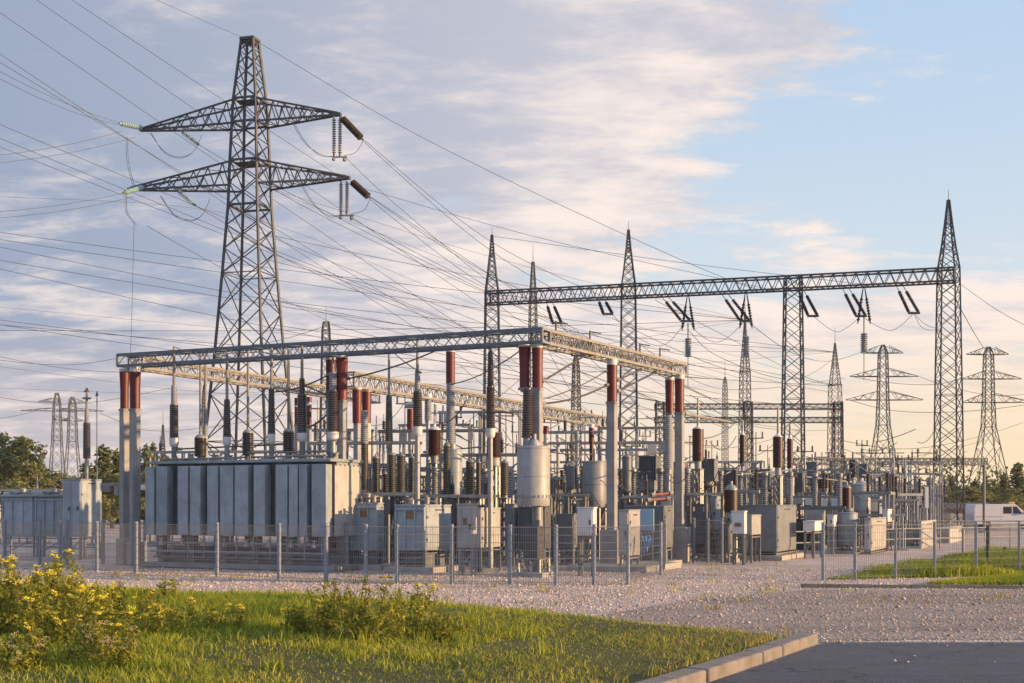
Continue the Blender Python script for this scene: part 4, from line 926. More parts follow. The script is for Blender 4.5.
S('voltage_transformer', 'tall grey insulator with a red upper sleeve under a white cap, over a grey drum', 'transformer', 450.5, 46.5, [('cap', 'cap', 346, 352, 4, 9.5, 'white'), ('red_sleeve', 'tube', 352, 383, 9, 9, 'red'), ('sheds', 'shed', 383, 444, 8.6, 10, 'gins'), ('neck', 'tube', 444, 449, 8, 8, 'galv', 2), ('grey_drum', 'drum', 449, 495, 18, 18, 'tank', 3)], support='stand', sw=18)
S('post_insulator', 'dark olive post insulator in front of the grey drum', 'insulator', 447, 44, [('cap', 'cap', 440, 446, 2, 7, 'galv'), ('sheds', 'shed', 446, 496, 8, 8.4, 'olive')], support='pipe', sw=6)
S('drum_insulator', 'wide red brown drum insulator left of the tall red sleeved insulator', 'insulator', 434.5, 48, [('rod', 'tube', 404, 424, 1.6, 2, 'galv'), ('flange', 'cap', 424, 430, 3, 13, 'white'), ('sheds', 'shed', 430, 455, 13.6, 13.6, 'maroon'), ('foot', 'tube', 455, 463, 9, 7, 'galv')], support='stand', sw=8)
S('drum_insulator', 'wide red brown drum insulator just below the white cup left of the big cylinder', 'insulator', 494, 44, [('sheds', 'shed', 433, 458, 13, 13.4, 'maroon'), ('foot', 'drum', 458, 466, 10, 12, 'drum')], support='stand', sw=9)
for px, D, y0, y1, w, lab in ((401, 44, 456, 493, 9.5, 'thick olive insulator standing on the platform behind the sunlit small tank'), (411.5, 45, 458, 493, 6.2, 'slim olive insulator right of the thick olive one'), (392, 46, 455, 493, 8, 'dark olive insulator left of the thick olive one'), (376, 45.5, 458, 494, 7, 'dark insulator above the grey blue tank nearest the transformer'),
                              (470, 44, 462, 495, 9, 'thick olive insulator left of the slim pair near the big cylinder'), (478.5, 45, 463, 495, 5, 'slim ochre insulator left of the big cylinder'), (504.5, 43.5, 463, 495, 8.6, 'olive grey insulator touching the left edge of the big cylinder')):
    S('olive_insulator', lab, 'insulator', px, D, [('cap', 'cap', y0 - 4, y0, 2.5, w, 'galv'), ('sheds', 'shed', y0, y1, w, w, 'olive'), ('foot', 'tube', y1, y1 + 3, w * .8, w * .8, 'galv')], support='stand', sw=w, group='olive insulators on the middle platforms')
S('grey_tank', 'tall plain grey tank left of the single red topped pillar', 'tank', 594.5, 45.5, [('rod', 'tube', 449, 461, 3, 3, 'galv'), ('tank', 'drum', 461, 507, 24, 24, 'steelgrey')], support='stand', sw=20)
S('grey_drum', 'small grey barrel insulator between the big cylinder and the tall tank', 'insulator', 570, 47, [('drum', 'drum', 466, 489, 9.5, 9.5, 'steelgrey'), ('foot', 'tube', 489, 494, 6, 6, 'galv')], support='stand', sw=8)
S('post_insulator', 'slim bright red insulator column above the tall grey tank', 'insulator', 591.5, 53, [('cap', 'tube', 424, 428, 6, 6, 'white'), ('red_sleeve', 'tube', 428, 443, 5.5, 5.5, 'red'), ('lower_sleeve', 'tube', 443, 462, 4, 4, 'maroon')], support='pipe', sw=3.4)
S('post_insulator', 'short red insulator seen just right of the corner pillar', 'insulator', 546, 54, [('red_sleeve', 'tube', 426, 434, 5.6, 5.6, 'red'), ('lower_sleeve', 'tube', 434, 447, 5, 5, 'tank2')], support='pipe', sw=3.6)
S('post_insulator', 'grey insulator pole with forked top between corner and single pillar', 'insulator', 577, 56, [('sheds', 'shed', 432, 452, 4.5, 5, 'gins'), ('post', 'tube', 452, 480, 4, 4.4, 'tank2')], support='pipe', sw=4)
S('post_insulator', 'pale insulator pole left of the forked one', 'insulator', 558, 57, [('cap', 'tube', 436, 440, 5, 5, 'white'), ('post', 'tube', 440, 480, 3.4, 3.6, 'tank2')], support='pipe', sw=3.6)
S('post_insulator', 'pale pink insulator with a blue grey head left of the tall cup insulator', 'insulator', 410.5, 58, [('head', 'box', 402, 408, 8, 11, 'tank'), ('red_sleeve', 'tube', 409, 430, 7, 7.2, 'red'), ('post', 'tube', 430, 450, 5, 5, 'galv')], support='pipe', sw=4.4)
S('post_insulator', 'grey insulator directly right of the tall brown cup insulator', 'insulator', 428, 56, [('cap', 'tube', 394, 398, 8, 8, 'white'), ('sheds', 'shed', 398, 420, 7, 7.4, 'gins'), ('post', 'tube', 420, 440, 4, 4, 'galv')], support='pipe', sw=4)
S('grey_drum', 'ribbed grey transformer box right of the single pillar', 'transformer', 650, 49, [('ribbed_case', 'ribbed', 456, 480, 19, 19, 'steelgrey'), ('frame', 'box', 480, 490, 12, 14, 'galv')], support='stand', sw=16)
S('grey_drum', 'slim dark cylinder directly right of the single pillar', 'insulator', 627, 48, [('cap', 'cap', 452, 457, 3, 9, 'galv'), ('drum', 'drum', 457, 492, 9, 9.4, 'steelgrey')], support='stand', sw=9)
S('post_insulator', 'grey shedded insulator just left of the end pillar', 'insulator', 668.5, 46.0, [('sheds', 'shed', 416, 469, 7.4, 8.4, 'gins'), ('foot', 'tube', 469, 474, 6, 6, 'galv')], support='pipe', sw=4)

# right-hand rows
for px, D, rod, y0, y1, w, lab in ((698, 50, 398, 429, 461, 11.6, 'wide maroon drum insulator right of the end pillars'), (742.5, 58, 420, 435, 466, 6, 'slim maroon insulator in front of the distant spire'), (778, 55, 408, 437, 467.5, 10.4, 'wide maroon insulator left of the third gantry post'), (790, 58.5, 425, 439, 468, 6, 'slim maroon insulator against the third gantry post')):
    S('maroon_insulator', lab, 'insulator', px, D, [('rod', 'tube', rod, y0 - 4, 1.8, 2.6, 'galv'), ('cap', 'cap', y0 - 4, y0, 3, w * .9, 'white'), ('sleeve', 'tube', y0, y1, w, w, 'maroon'), ('foot', 'tube', y1, y1 + 8, w * .62, w * .6, 'tank')], support='stand', sw=max(6, w * .7), group='maroon insulators in the right rows')
for px, D, y0, y1, w, lab in ((709, 51, 459, 481, 16, 'ribbed grey transformer box under the wide maroon drum'), (729, 53, 470, 492, 15, 'ribbed grey transformer box above the silver capped maroon drum'), (764.5, 59, 469, 489, 13.5, 'ribbed grey transformer box left of the wide maroon insulator'), (797, 59, 473, 492, 14.5, 'ribbed grey transformer box at the foot of the third gantry post'), (812.5, 64, 462, 479, 11, 'small ribbed grey box right of the third gantry post'), (863.5, 68, 464, 478, 8.5, 'small pale ribbed box beside the brown one, above the large light cylinder'), (680, 60, 462, 482, 12, 'ribbed grey box partly hidden behind the end pillar'), (781, 66, 478, 492, 10, 'small ribbed box between two larger ones near the third gantry post')):
    S('ribbed_transformer', lab, 'transformer', px, D, [('rod', 'tube', y0 - 8, y0 - 1, 2, 2, 'galv'), ('case', 'ribbed', y0, y1, w, w, 'steelgrey'), ('foot', 'cup', y1, y1 + 5, w * .6, w * .6, 'tank2')], support='stand', sw=w * .75, group='ribbed transformer boxes in the right rows')
S('maroon_insulator', 'short maroon drum with a silver cone cap beside the white panel cabinet', 'insulator', 731, 46.2, [('cone_cap', 'cap', 481, 490, 3.4, 13.5, 'galv'), ('sleeve', 'tube', 490, 512, 14, 14, 'maroon'), ('foot', 'tube', 512, 517, 9, 9, 'tank')], support='stand', sw=10)
S('maroon_insulator', 'short dark maroon drum in front of the large light cylinder on the right', 'insulator', 846.5, 57, [('cone_cap', 'cap', 482, 488, 3, 9.5, 'galv'), ('sleeve', 'tube', 488, 510, 10, 10, 'maroon'), ('foot', 'tube', 510, 514, 7, 7, 'tank')], support='stand', sw=8)
S('grey_vessel', 'large light grey cylinder behind the dark maroon drum on the right', 'tank', 861, 60, [('dome', 'cap', 478, 485, 5, 14, 'drum'), ('grey_vessel', 'drum', 484, 516, 18.5, 18.5, 'drum')], support='stand', sw=16)
S('barrel_tank', 'barrel shaped blue grey tank beside the twin sunlit cabinet', 'tank', 848, 54, [('hatch', 'cup', 508, 513, 10, 9, 'steelgrey'), ('shell', 'drum', 512, 545, 16, 19, 'tank')], support='stand', sw=15)
S('maroon_insulator', 'brown ribbed insulator above the large light cylinder', 'insulator', 853, 67, [('rod', 'tube', 452, 459, 2, 2, 'galv'), ('sleeve', 'shed', 460, 477, 8.6, 8.6, 'brown'), ('foot', 'tube', 477, 484, 5, 5, 'tank')], support='stand', sw=6)
for px, lab in ((821.5, 'small maroon insulator, left of a pair right of the small ribbed box'), (826.5, 'small maroon insulator, right of a pair right of the small ribbed box')):
    S('maroon_insulator', lab, 'insulator', px, 68, [('sleeve', 'tube', 474, 488, 4.2, 4.2, 'maroon'), ('foot', 'tube', 488, 496, 3, 3, 'tank')], support='pipe', sw=2.4)
S('white_post', 'tall narrow white board standing left of the last gantry post', 'post', 926.5, 75, [('board', 'box', 487, 508, 3.2, 3.2, 'white'), ('post', 'tube', 508, 515, 2, 2, 'galv')], support='pipe', sw=1.6)
for px, D, y0, y1, lab in ((893, 72, 458, 500, 'slender grey insulator column far right of the large light cylinder'), (905, 74, 470, 505, 'pair of dark slender insulators near the pale bus gantry'), (872, 70, 482, 512, 'grey slim insulator right of the large light cylinder'), (916, 78, 476, 508, 'thin grey insulator left of the tall white board')):
    S('post_insulator', lab, 'insulator', px, D, [('rod', 'tube', y0 - 12, y0, 1.4, 1.6, 'galv'), ('sheds', 'shed', y0, y1, 3.6, 4.4, 'gins')], support='stand', sw=5)

# ------------------------------------------------------------------ platforms, busbars, switches
def frame_(px0, px1, y, D, label, depth=1.0, name='support_frame', dbl=True, m='galv', posts=3):
    X0, X1 = Xp(px0, D), Xp(px1, D); w = X1 - X0; z = Zp(y, D); t = thing(name, label, 'support frame', (X0, D, 0), R(-8)); b = MB()
    b.bar((-.1, 0, z), (w + .1, 0, z), .09, .10)
    if dbl:
        b.bar((-.1, depth, z), (w + .1, depth, z), .09, .10)
        for i in range(posts + 1): b.bar((w * i / posts, .06, z), (w * i / posts, depth - .06, z), .08)
    b.build('beam', M[m], t, smooth=False)
    for i in range(posts):
        x = w * i / max(1, posts - 1)
        q = MB().bar((0, 0, 0), (0, 0, z - .05), .075)
        if dbl: q.bar((0, depth, 0), (0, depth, z - .05), .075).bar((0, 0, z * .3), (0, depth, z * .75), .05)
        q.box(0, depth / 2 if dbl else 0, .05, .4, depth + .4 if dbl else .4, .1); q.build('post', M[m], t, (x, 0, 0), smooth=False)
    rr = random.Random(int(px0 * 7 + y)); n = int(w / .55)
    for i in range(n):
        x = w * (i + rr.uniform(.2, .8)) / n; yy = rr.choice((0, depth)); k = rr.random(); zz = z + .07
        if k < .42:
            h = rr.uniform(.22, .6); r = rr.uniform(.05, .085); c = max(3, int(h / .075)); pr = []
            for j in range(c): pr += [(r * .65, zz + h * j / c), (r, zz + h * (j + .3) / c), (r * .95, zz + h * (j + .5) / c), (r * .65, zz + h * (j + .9) / c)]
            o = MB().lathe(x, yy, pr, 9).build('post_insulator', M[rr.choice(('brown', 'gins', 'olive', 'maroon'))], t); MB().lathe(x, yy, [(r * .7, zz + h), (r * .7, zz + h + .05), (.02, zz + h + .06), (.02, zz + h + rr.uniform(.1, .5))], 8).build('terminal', M['galv'], o)
        elif k < .58:
            hh = rr.uniform(.25, .5); MB().box(x, -.12, z - hh * .7, rr.uniform(.2, .4), .18, hh).build('junction_box', M[rr.choice(('tank2', 'steelgrey', 'white'))], t, bevel=.01)
        elif k < .80:
            p = [(x, yy, z), (x + rr.uniform(-.1, .1), yy - .1, z * .6), (x + rr.uniform(-.3, .3), yy, .1)]; MB().path(p, .025, 5).build('cable', M['black'], t)
        else:
            x2 = min(w, x + rr.uniform(.6, 1.4)); MB().bar((x, depth * .5, z - .1), (x2, depth * .5, max(.2, z - rr.uniform(.5, 1.2))), .05).bar((x, depth * .5, z + .02), (x2, depth * .5, z + .02), .05).build('brace', M[m], t, smooth=False)
    return t
frame_(361, 417, 494, 43, 'steel platform carrying the thick olive insulators behind the small tanks')
frame_(424, 493, 496, 43.2, 'steel platform running from the sunlit small tank to the big cylinder')
frame_(551, 585, 495, 44, 'steel platform between the big cylinder and the tall grey tank')
frame_(360, 425, 477, 52, 'taller steel frame behind the olive insulators')
frame_(310, 418, 443, 47, 'long thin rail across the gap right of the transformer bushings', .6)
frame_(380, 490, 431, 54, 'high thin rail between the tall cup insulators', .6)
frame_(545, 668, 443, 57, 'high pale rail crossing behind the single pillar', .7, m='beam')
frame_(548, 665, 450, 61, 'second high rail, slightly lower, crossing behind the single pillar', .7)
frame_(625, 672, 497, 46, 'steel platform between the single and the end pillars')
frame_(690, 722, 494, 47, 'ladder like steel frame right of the end pillars', .8)
frame_(738, 842, 497, 58, 'long steel platform behind the large grey enclosure', 1.2, posts=5)
frame_(690, 760, 462, 66, 'high thin frame behind the maroon drum right of the end pillars', .8)
frame_(800, 862, 484, 70, 'mid height frame between the third gantry post and the large light cylinder', 1.0)
frame_(440, 520, 412, 64, 'highest thin rail left of the corner pillar', .6)
frame_(548, 600, 462, 66, 'thin rail seen between the corner and single pillars', .7)
frame_(860, 935, 486, 84, 'far thin frame left of the last gantry post', 1.0)
frame_(150, 320, 452, 62, 'long low rail seen over the transformer cover', .8, posts=6)
frame_(0, 62, 490, 66, 'thin steel frame over the low cabinets at the left edge', .8, posts=4)
frame_(92, 160, 484, 64, 'thin frame seen beside the left pillars', .8)

def switch(x, D, z, label, rz, n=3, first=[None]):
    if first[0] is None:
        t = thing('disconnector', label, 'switch', (x, D, 0), rz, 'disconnector switches in the yard')
        MB().box(0, 0, 2.55, 2.0, .16, .14).build('base_beam', M['galv'], t, bevel=.01)
        for sx in (-.7, .7): MB().box(sx, 0, 1.24, .14, .14, 2.48).box(sx, 0, .08, .5, .5, .16).build('leg', M['galv'], t)
        for sx in (-.85, 0, .85):
            pr = []; 
            for i in range(9): pr += [(.055, 2.62 + i * .09), (.10, 2.65 + i * .09), (.095, 2.665 + i * .09), (.055, 2.70 + i * .09)]
            MB().lathe(sx, 0, pr, 10).build('post_insulator', M['brown'], t)
        MB().tube((-.95, 0, 3.48), (.1, 0, 3.48), .035).tube((0, 0, 3.48), (.75, 0, 3.95), .03).box(-.85, 0, 3.46, .2, .14, .06).box(.85, 0, 3.46, .25, .14, .08).build('blade', M['galv'], t)
        MB().box(-.7, -.16, 1.1, .28, .2, .42).build('drive_box', M['tank2'], t, bevel=.01)
        first[0] = t; return t
    t = copy_tree(first[0]); t.location = (x, D, z); t.rotation_euler = (0, 0, rz); tag(t, label); return t
for px, D, lab in ((386, 50, 'switch behind the thick olive insulators'), (428, 51, 'switch below the wide red brown drum'), (466, 52, 'switch right of the grey drum'), (512, 50, 'switch half hidden behind the left of the big cylinder'), (562, 52, 'switch between the corner and single pillars'), (600, 55, 'switch behind the tall plain grey tank'),
                   (640, 53, 'switch right of the single pillar behind the blue panel'), (655, 62, 'far switch between the single and end pillars'), (700, 56, 'switch below the wide maroon drum'), (745, 57, 'switch at the foot of the slim maroon insulator'), (770, 62, 'switch behind the large grey enclosure'), (805, 60, 'switch above the flat white box'), (830, 63, 'switch left of the large light cylinder'), (880, 64, 'switch right of the large light cylinder'), (905, 70, 'switch near the tall white board'), (850, 76, 'far switch behind the large light cylinder'),
                   (400, 60, 'far switch in the gap right of the paired red sleeves'), (455, 66, 'far switch behind the tall red sleeved insulator'), (530, 64, 'far switch behind the corner pillar'), (600, 70, 'farthest switch behind the single pillar'), (720, 72, 'far switch above the maroon drum with the silver cap'), (775, 80, 'farthest switch left of the third gantry post'), (330, 56, 'far switch behind the thickest transformer bushing'), (270, 58, 'far switch behind the middle of the transformer')):
    switch(Xp(px, D), D, 0, 'three post disconnector ' + lab, R(random.choice((-25, 65, -25, 10))))

def breaker(px, D, label, first=[None]):
    if first[0] is None:
        t = thing('circuit_breaker', label, 'breaker', (Xp(px, D), D, 0), YA, 'circuit breakers in the yard')
        MB().box(0, 0, 1.35, .8, .5, .9).build('drive_cabinet', M['tank2'], t, bevel=.015)
        lg = MB()
        for sx in (-1.1, 1.1): lg.box(sx, 0, .9, .12, .12, 1.8).box(sx, 0, .08, .5, .5, .16)
        lg.box(0, 0, 1.88, 2.6, .2, .16).build('frame', M['galv'], t)
        for sx in (-1.05, 0, 1.05):
            pr = []
            for i in range(14): pr += [(.07, 1.98 + i * .085), (.12, 2.01 + i * .085), (.115, 2.025 + i * .085), (.07, 2.06 + i * .085)]
            o = MB().lathe(sx, 0, pr, 12).build('pole_insulator', M['gins'], t); MB().lathe(sx, 0, [(.10, 3.17), (.14, 3.2), (.14, 3.36), (.06, 3.4)], 12).box(sx + .16, 0, 3.26, .2, .08, .05).build('pole_head', M['galv'], o)
        first[0] = t; return t
    t = copy_tree(first[0]); t.location = (Xp(px, D), D, 0); tag(t, label); return t
for px, D, lab in ((440, 57, 'three pole breaker behind the grey drum'), (530, 57, 'three pole breaker behind the big cylinder'), (585, 60, 'three pole breaker left of the single pillar'), (645, 58, 'three pole breaker between the single and end pillars'), (715, 60, 'three pole breaker behind the maroon drum with the silver cap'), (790, 70, 'three pole breaker at the foot of the third gantry post'), (838, 70, 'three pole breaker left of the large light cylinder'), (900, 78, 'three pole breaker left of the tall white board'), (375, 58, 'three pole breaker behind the small tank nearest the transformer'), (740, 76, 'far three pole breaker behind the slim maroon insulator')):
    breaker(px, D, lab)

for px, D, lab in ((352, 62, 'switch seen between the paired red sleeves and the transformer'), (420, 68, 'far switch behind the pink insulator'), (480, 58, 'switch behind the slim ochre insulator'), (548, 74, 'farthest switch right of the corner pillar'), (575, 48, 'switch under the small grey barrel insulator'), (625, 78, 'farthest switch just right of the single pillar'), (670, 54, 'switch behind the end pillars'), (690, 64, 'switch behind the ladder like frame'), (755, 66, 'switch right of the slim maroon insulator'), (790, 74, 'far switch behind the third gantry post'), (818, 68, 'switch below the small ribbed box'), (868, 58, 'switch behind the twin sunlit cabinet'), (890, 60, 'switch left of the plain sunlit cabinet'), (930, 80, 'far switch behind the tall white board'), (735, 52, 'switch behind the white panel cabinet'), (508, 62, 'far switch behind the olive grey insulator'), (210, 64, 'far switch behind the second bushing'), (160, 66, 'far switch right of the left pillars')):
    switch(Xp(px, D), D, 0, 'three post disconnector ' + lab, R(random.choice((-25, 65, -25, 155))))
for px, D, lab in ((410, 48, 'three pole breaker under the olive insulators'), (484, 48, 'three pole breaker left of the big cylinder'), (615, 52, 'three pole breaker behind the single pillar'), (660, 48, 'three pole breaker left of the end pillars'), (695, 52, 'three pole breaker right of the end pillars'), (765, 54, 'three pole breaker behind the large grey enclosure'), (815, 56, 'three pole breaker behind the flat white box'), (875, 68, 'three pole breaker behind the twin sunlit cabinet'), (552, 66, 'far three pole breaker right of the corner pillar'), (920, 86, 'farthest three pole breaker near the last gantry post'), (500, 70, 'far three pole breaker behind the cup insulator by the big cylinder')):
    breaker(px, D, lab)
frame_(395, 520, 455, 55, 'mid height steel frame behind the grey drum', 1.2, posts=4)
frame_(552, 610, 478, 50, 'steel frame left of the single pillar at mid height', 1.0)
frame_(620, 690, 470, 54, 'mid height steel frame between the single and end pillars', 1.0, posts=4)
frame_(700, 800, 484, 60, 'mid height steel frame among the ribbed boxes', 1.2, posts=5)
frame_(790, 905, 502, 66, 'low long steel frame right of the large grey enclosure', 1.2, posts=5)
frame_(330, 400, 465, 50, 'steel frame just right of the transformer', 1.0)
frame_(840, 930, 474, 76, 'thin frame right of the large light cylinder', .9, posts=4)
def masts():
    r = random.Random(5); lab = 'thin grey steel pole with a small cross arm among the far yard equipment'
    src = None
    for px, y, D in ((318, 400, 66), (405, 395, 70), (436, 405, 74), (470, 420, 70), (506, 408, 76), (551, 415, 70), (566, 425, 66), (632, 440, 70), (645, 430, 84), (690, 436, 72), (712, 440, 80), (756, 432, 84), (768, 445, 70), (805, 446, 76), (822, 452, 80), (838, 455, 84), (876, 448, 84), (890, 462, 80), (902, 455, 88), (914, 470, 90), (862, 440, 92), (585, 410, 78), (520, 425, 68), (455, 410, 80)):
        h = Zp(y, D)
        if src is None:
            src = thing('steel_pole', lab, 'pole', (0, 0, 0), 0, 'thin steel poles in the back of the yard'); MB().tube((0, 0, 0), (0, 0, 5), .05, .035).box(0, 0, .05, .4, .4, .1).build('shaft', M['galv'], src); MB().bar((-.5, 0, 4.7), (.5, 0, 4.7), .05).tube((-.42, 0, 4.72), (-.42, 0, 5.0), .05, n=6).tube((.42, 0, 4.72), (.42, 0, 5.0), .05, n=6).build('cross_arm', M['dark'], src); t = src
        else: t = copy_tree(src)
        t.location = (Xp(px, D), D, 0); t.scale = (1, 1, h / 5); t.rotation_euler = (0, 0, r.uniform(-.6, .6))
masts()
for a in ((388, 470, 470, 49, 'steel frame behind the tall cup insulator', 1.0), (455, 520, 478, 49, 'steel frame behind the big cylinder at mid height', 1.0), (545, 600, 432, 62, 'higher frame behind the corner pillar gap', .8), (600, 672, 428, 70, 'highest frame behind the end pillars', .8), (680, 745, 476, 56, 'frame under the slim maroon insulator', 1.0), (742, 800, 478, 62, 'frame under the wide maroon insulators', 1.0), (795, 850, 470, 72, 'frame above the flat white box far back', .9), (855, 915, 500, 64, 'frame behind the twin sunlit cabinet', 1.0), (880, 940, 462, 88, 'farthest frame left of the last gantry post', .9), (300, 370, 430, 64, 'frame behind the middle red sleeves', .8), (560, 640, 486, 52, 'frame behind the tall plain tank and the single pillar', 1.1), (640, 700, 486, 58, 'frame behind the end pillars at mid height', 1.0), (400, 470, 425, 72, 'far frame behind the red sleeved insulator', .8), (820, 900, 515, 58, 'low frame beside the barrel shaped tank', 1.0)):
    frame_(a[0], a[1], a[2], a[3], a[4], a[5], posts=3)
def jumpers():
    r = random.Random(9); g = 'slack jumper cables among the yard equipment'; lab = 'thin dark jumper cable slung slackly between pieces of yard equipment'
    for i in range(85):
        px = r.uniform(310, 930); D = r.uniform(44, 60) if px < 700 else r.uniform(48, 78); y = r.uniform(415, 492) if px < 700 else r.uniform(440, 505); w = r.uniform(10, 48); y2 = y + r.uniform(-22, 22); D2 = D + r.uniform(-3, 5)
        a = np.array(P(px, y, D)); b = np.array(P(px + w, y2, D2)); d = b - a; sg = r.uniform(.05, .55)
        o = MB().path([d * k / 10 - np.array((0, 0, sg * 4 * (k / 10) * (1 - k / 10))) for k in range(11)], r.uniform(.010, .022), 5).build('jumper_cable', M['wire'], None, tuple(a)); tag(o, lab, 'cable', g)
jumpers()
def slab():
    a = G(574, 571); t = thing('concrete_slab', 'low concrete slab with a sunlit edge under the single red topped pillar', 'slab', (a[0], a[1], 0), YA); MB().box(1.1, 1.6, .09, 2.6, 3.4, .2).build('slab', M['conc'], t, bevel=.02)
slab()

def bus(px0, y0, D0, px1, y1, D1, w, label, m='beam', sag=0):
    a, b = np.array(P(px0, y0, D0)), np.array(P(px1, y1, D1)); t = thing('busbar', label, 'busbar', tuple(a), group='tubular busbars'); r = w / 2 * (D0 + D1) / 2 / F
    d = b - a; pts = [d * i / 8 - np.array((0, 0, sag * 4 * (i / 8) * (1 - i / 8))) for i in range(9)]
    o = MB().path(pts, r, 8).build('tube', M[m], t); e = d / np.linalg.norm(d); MB().tube(tuple(-e * .06), tuple(e * .1), r * 1.9, n=8).build('clamp', M['galv'], t); MB().tube(tuple(d - e * .1), tuple(d + e * .06), r * 1.9, n=8).build('clamp', M['galv'], t)
    return t
bus(543, 381, 38, 586, 355, 40, 2.2, 'dark tube rising from the corner pillar to the right beam', 'dark')
bus(618, 391, 42, 656, 372, 44.5, 2.2, 'dark tube rising from the single pillar to the right beam', 'dark')
bus(618, 380, 42, 642, 369, 43.5, 1.8, 'upper dark tube rising from the single pillar to the beam', 'dark')
bus(543, 403.5, 38, 607, 385, 41.2, 2.0, 'lower bent conductor slung between the corner and single pillars', 'dark', .12)
bus(543, 399, 38, 606, 371, 41.2, 1.2, 'thin conductor slung between the corner and single pillars', 'wire', .1)
bus(684, 414, 46.5, 731, 422, 60, 2.6, 'golden lit tubular busbar leaving the end pillar to the right', 'beam')
bus(347, 379, 40.6, 444, 347, 40, 1.6, 'dark conductor rising left of the tall cup insulator', 'wire', .1)
bus(273, 392, 42.4, 330, 374, 40.8, 1.6, 'dark bent conductor left of the middle red sleeves', 'wire', .12)
bus(303, 428, 42.5, 332, 408, 41.5, 2.0, 'dark conductor rising to the thickest bushing', 'wire', .15)
bus(390, 349, 40.5, 420, 372, 40.5, 1.0, 'thin wire falling from the beam to the tall cup insulator', 'wire', .05)
bus(453, 384, 46.4, 521, 350, 37.8, 1.2, 'thin conductor from the red sleeved insulator to the corner pillar', 'wire', .15)
bus(303, 385, 41.6, 345, 402, 40.8, 1.4, 'dark tube behind the middle red sleeves', 'dark')
bus(175, 347, 43.5, 205, 356, 45, 1.0, 'short jumper above the leftmost bushing', 'wire', .05)
bus(690, 488, 50, 735, 470, 53, 1.6, 'grey tube between the ribbed boxes right of the end pillars', 'galv')
bus(735, 475, 54, 790, 470, 58, 1.5, 'grey tube linking the right ribbed boxes', 'galv')
bus(800, 476, 60, 850, 482, 62, 1.5, 'grey tube right of the third gantry post', 'galv')
bus(560, 500, 46, 640, 498, 47, 2.0, 'level grey tube behind the single pillar', 'galv')
bus(648, 500, 45, 668, 498.5, 45.6, 2.4, 'rusty red tube behind the end pillars', 'copper')
bus(652, 495, 45.4, 671, 493, 46, 2.6, 'rusty red box tube above the blue panel', 'copper')
bus(425, 452, 50, 480, 447, 49, 1.4, 'thin grey tube left of the wide red brown drum by the white cup', 'galv')
bus(180, 449, 46, 290, 444, 44, 1.6, 'level dark tube across the transformer top', 'dark')

# ------------------------------------------------------------------ fences
def fence(label, pts, top, gauge=.0058, step=.06, group=None, extra=()):
    """pts: ground points of the posts; mesh panels between them"""
    t = thing('mesh_fence', label, 'fence', (pts[0][0], pts[0][1], 0))
    o = np.array(pts[0])
    for i, p in enumerate(pts):
        x, y = np.array(p) - o; h = top + .06; j = random.uniform(-.006, .006)
        a = math.atan2(*(np.array(pts[min(i + 1, len(pts) - 1)]) - np.array(pts[max(i - 1, 0)]))[::-1])
        pm = MB().bar((x, y, -.1), (x + j, y + j, h), .09, .07).box(x + j, y + j, h + .008, .10, .08, .02)
        for z in (.25, top * .5, top - .12): pm.box(x, y - .04, z, .06, .04, .05)
        pm.build('fence_post', M['post'], t, smooth=False)
    for a, b in zip(pts[:-1], pts[1:]):
        a = np.array(a) - o; b = np.array(b) - o; L = np.linalg.norm(b - a); m = MB(); d = (b - a) / L; nrm = np.array((d[1], -d[0])) * .03
        n = int(L / step); g = gauge
        for i in range(1, n):
            p = a + (b - a) * i / n + nrm; m.tube((p[0], p[1], .06), (p[0], p[1], top), g, n=3, cap=False)
        for z in np.arange(.08, top + .01, .2):
            for q in (0, .012): m.tube((a[0] + nrm[0], a[1] + nrm[1] - q, z), (b[0] + nrm[0], b[1] + nrm[1] - q, z), g * 1.15, n=3, cap=False)
        m.tube((a[0] + nrm[0], a[1] + nrm[1], top), (b[0] + nrm[0], b[1] + nrm[1], top), g * 1.6, n=4, cap=False)
        m.build('mesh_panel', M['mesh'], t, smooth=False)
    return t
def gp(px, y): return G(px, y)
fence('grey wire mesh fence along the front of the transformer and small tanks', [gp(-40, 566), gp(5, 567.5), gp(60, 570), gp(97, 572), gp(136, 574), gp(217, 577), gp(279, 580), gp(326, 582), gp(366, 583.5), gp(397, 584), gp(452, 584.3), gp(510, 584.6), gp(556, 585.5), gp(594, 585.2), gp(628, 584.8)], 1.48)
fence('short mesh fence turning back beside the single red topped pillar', [gp(628, 584.0), (4.35, 38.0), (4.85, 41.2)], 1.48, .003, .075)
fence('inner mesh fence of thin posts in front of the left cabinets', [(-19, 45.5), gp(40, 565), gp(67, 564.5), gp(103, 564), gp(145, 564.5), gp(183, 566.3), gp(232, 568), gp(295, 569.5), gp(347, 571)], 1.45, .003, .09)
fence('wire mesh fence in front of the weeds at the right', [gp(823, 580.6), gp(855, 580), gp(895.5, 578.6), gp(934.5, 577.3), gp(976, 575.6), gp(1019, 573.2), gp(1070, 570.5), gp(1130, 568)], 1.5, .0035, .075)
for px, yt, yb, lab in ((988, 525, 568, 'thick dark post among the weeds behind the right fence'), (1005, 547, 562, 'short dark post at the right edge of the weeds'), (963, 528, 561, 'slim pale post behind the weeds at the right')):
    g = gp(px, yb); t = thing('marker_post', lab, 'post', (g[0], g[1], 0)); h = Zp(yt, g[1]); m = M['galv' if px == 963 else 'darkpost']; w = .045 if px == 963 else .065
    MB().lathe(0, 0, [(w, -.1), (w, h - .03), (w * .7, h)], 12).build('shaft', m, t); MB().lathe(0, 0, [(w * 1.3, h * .86), (w * 1.3, h * .93)], 12).build('band', m, t)
fence('short mesh gate panel with ladder rungs right of the end pillars', [gp(694, 562.5), gp(708, 563.5), gp(722, 563.5)], 1.5, .004, .07)
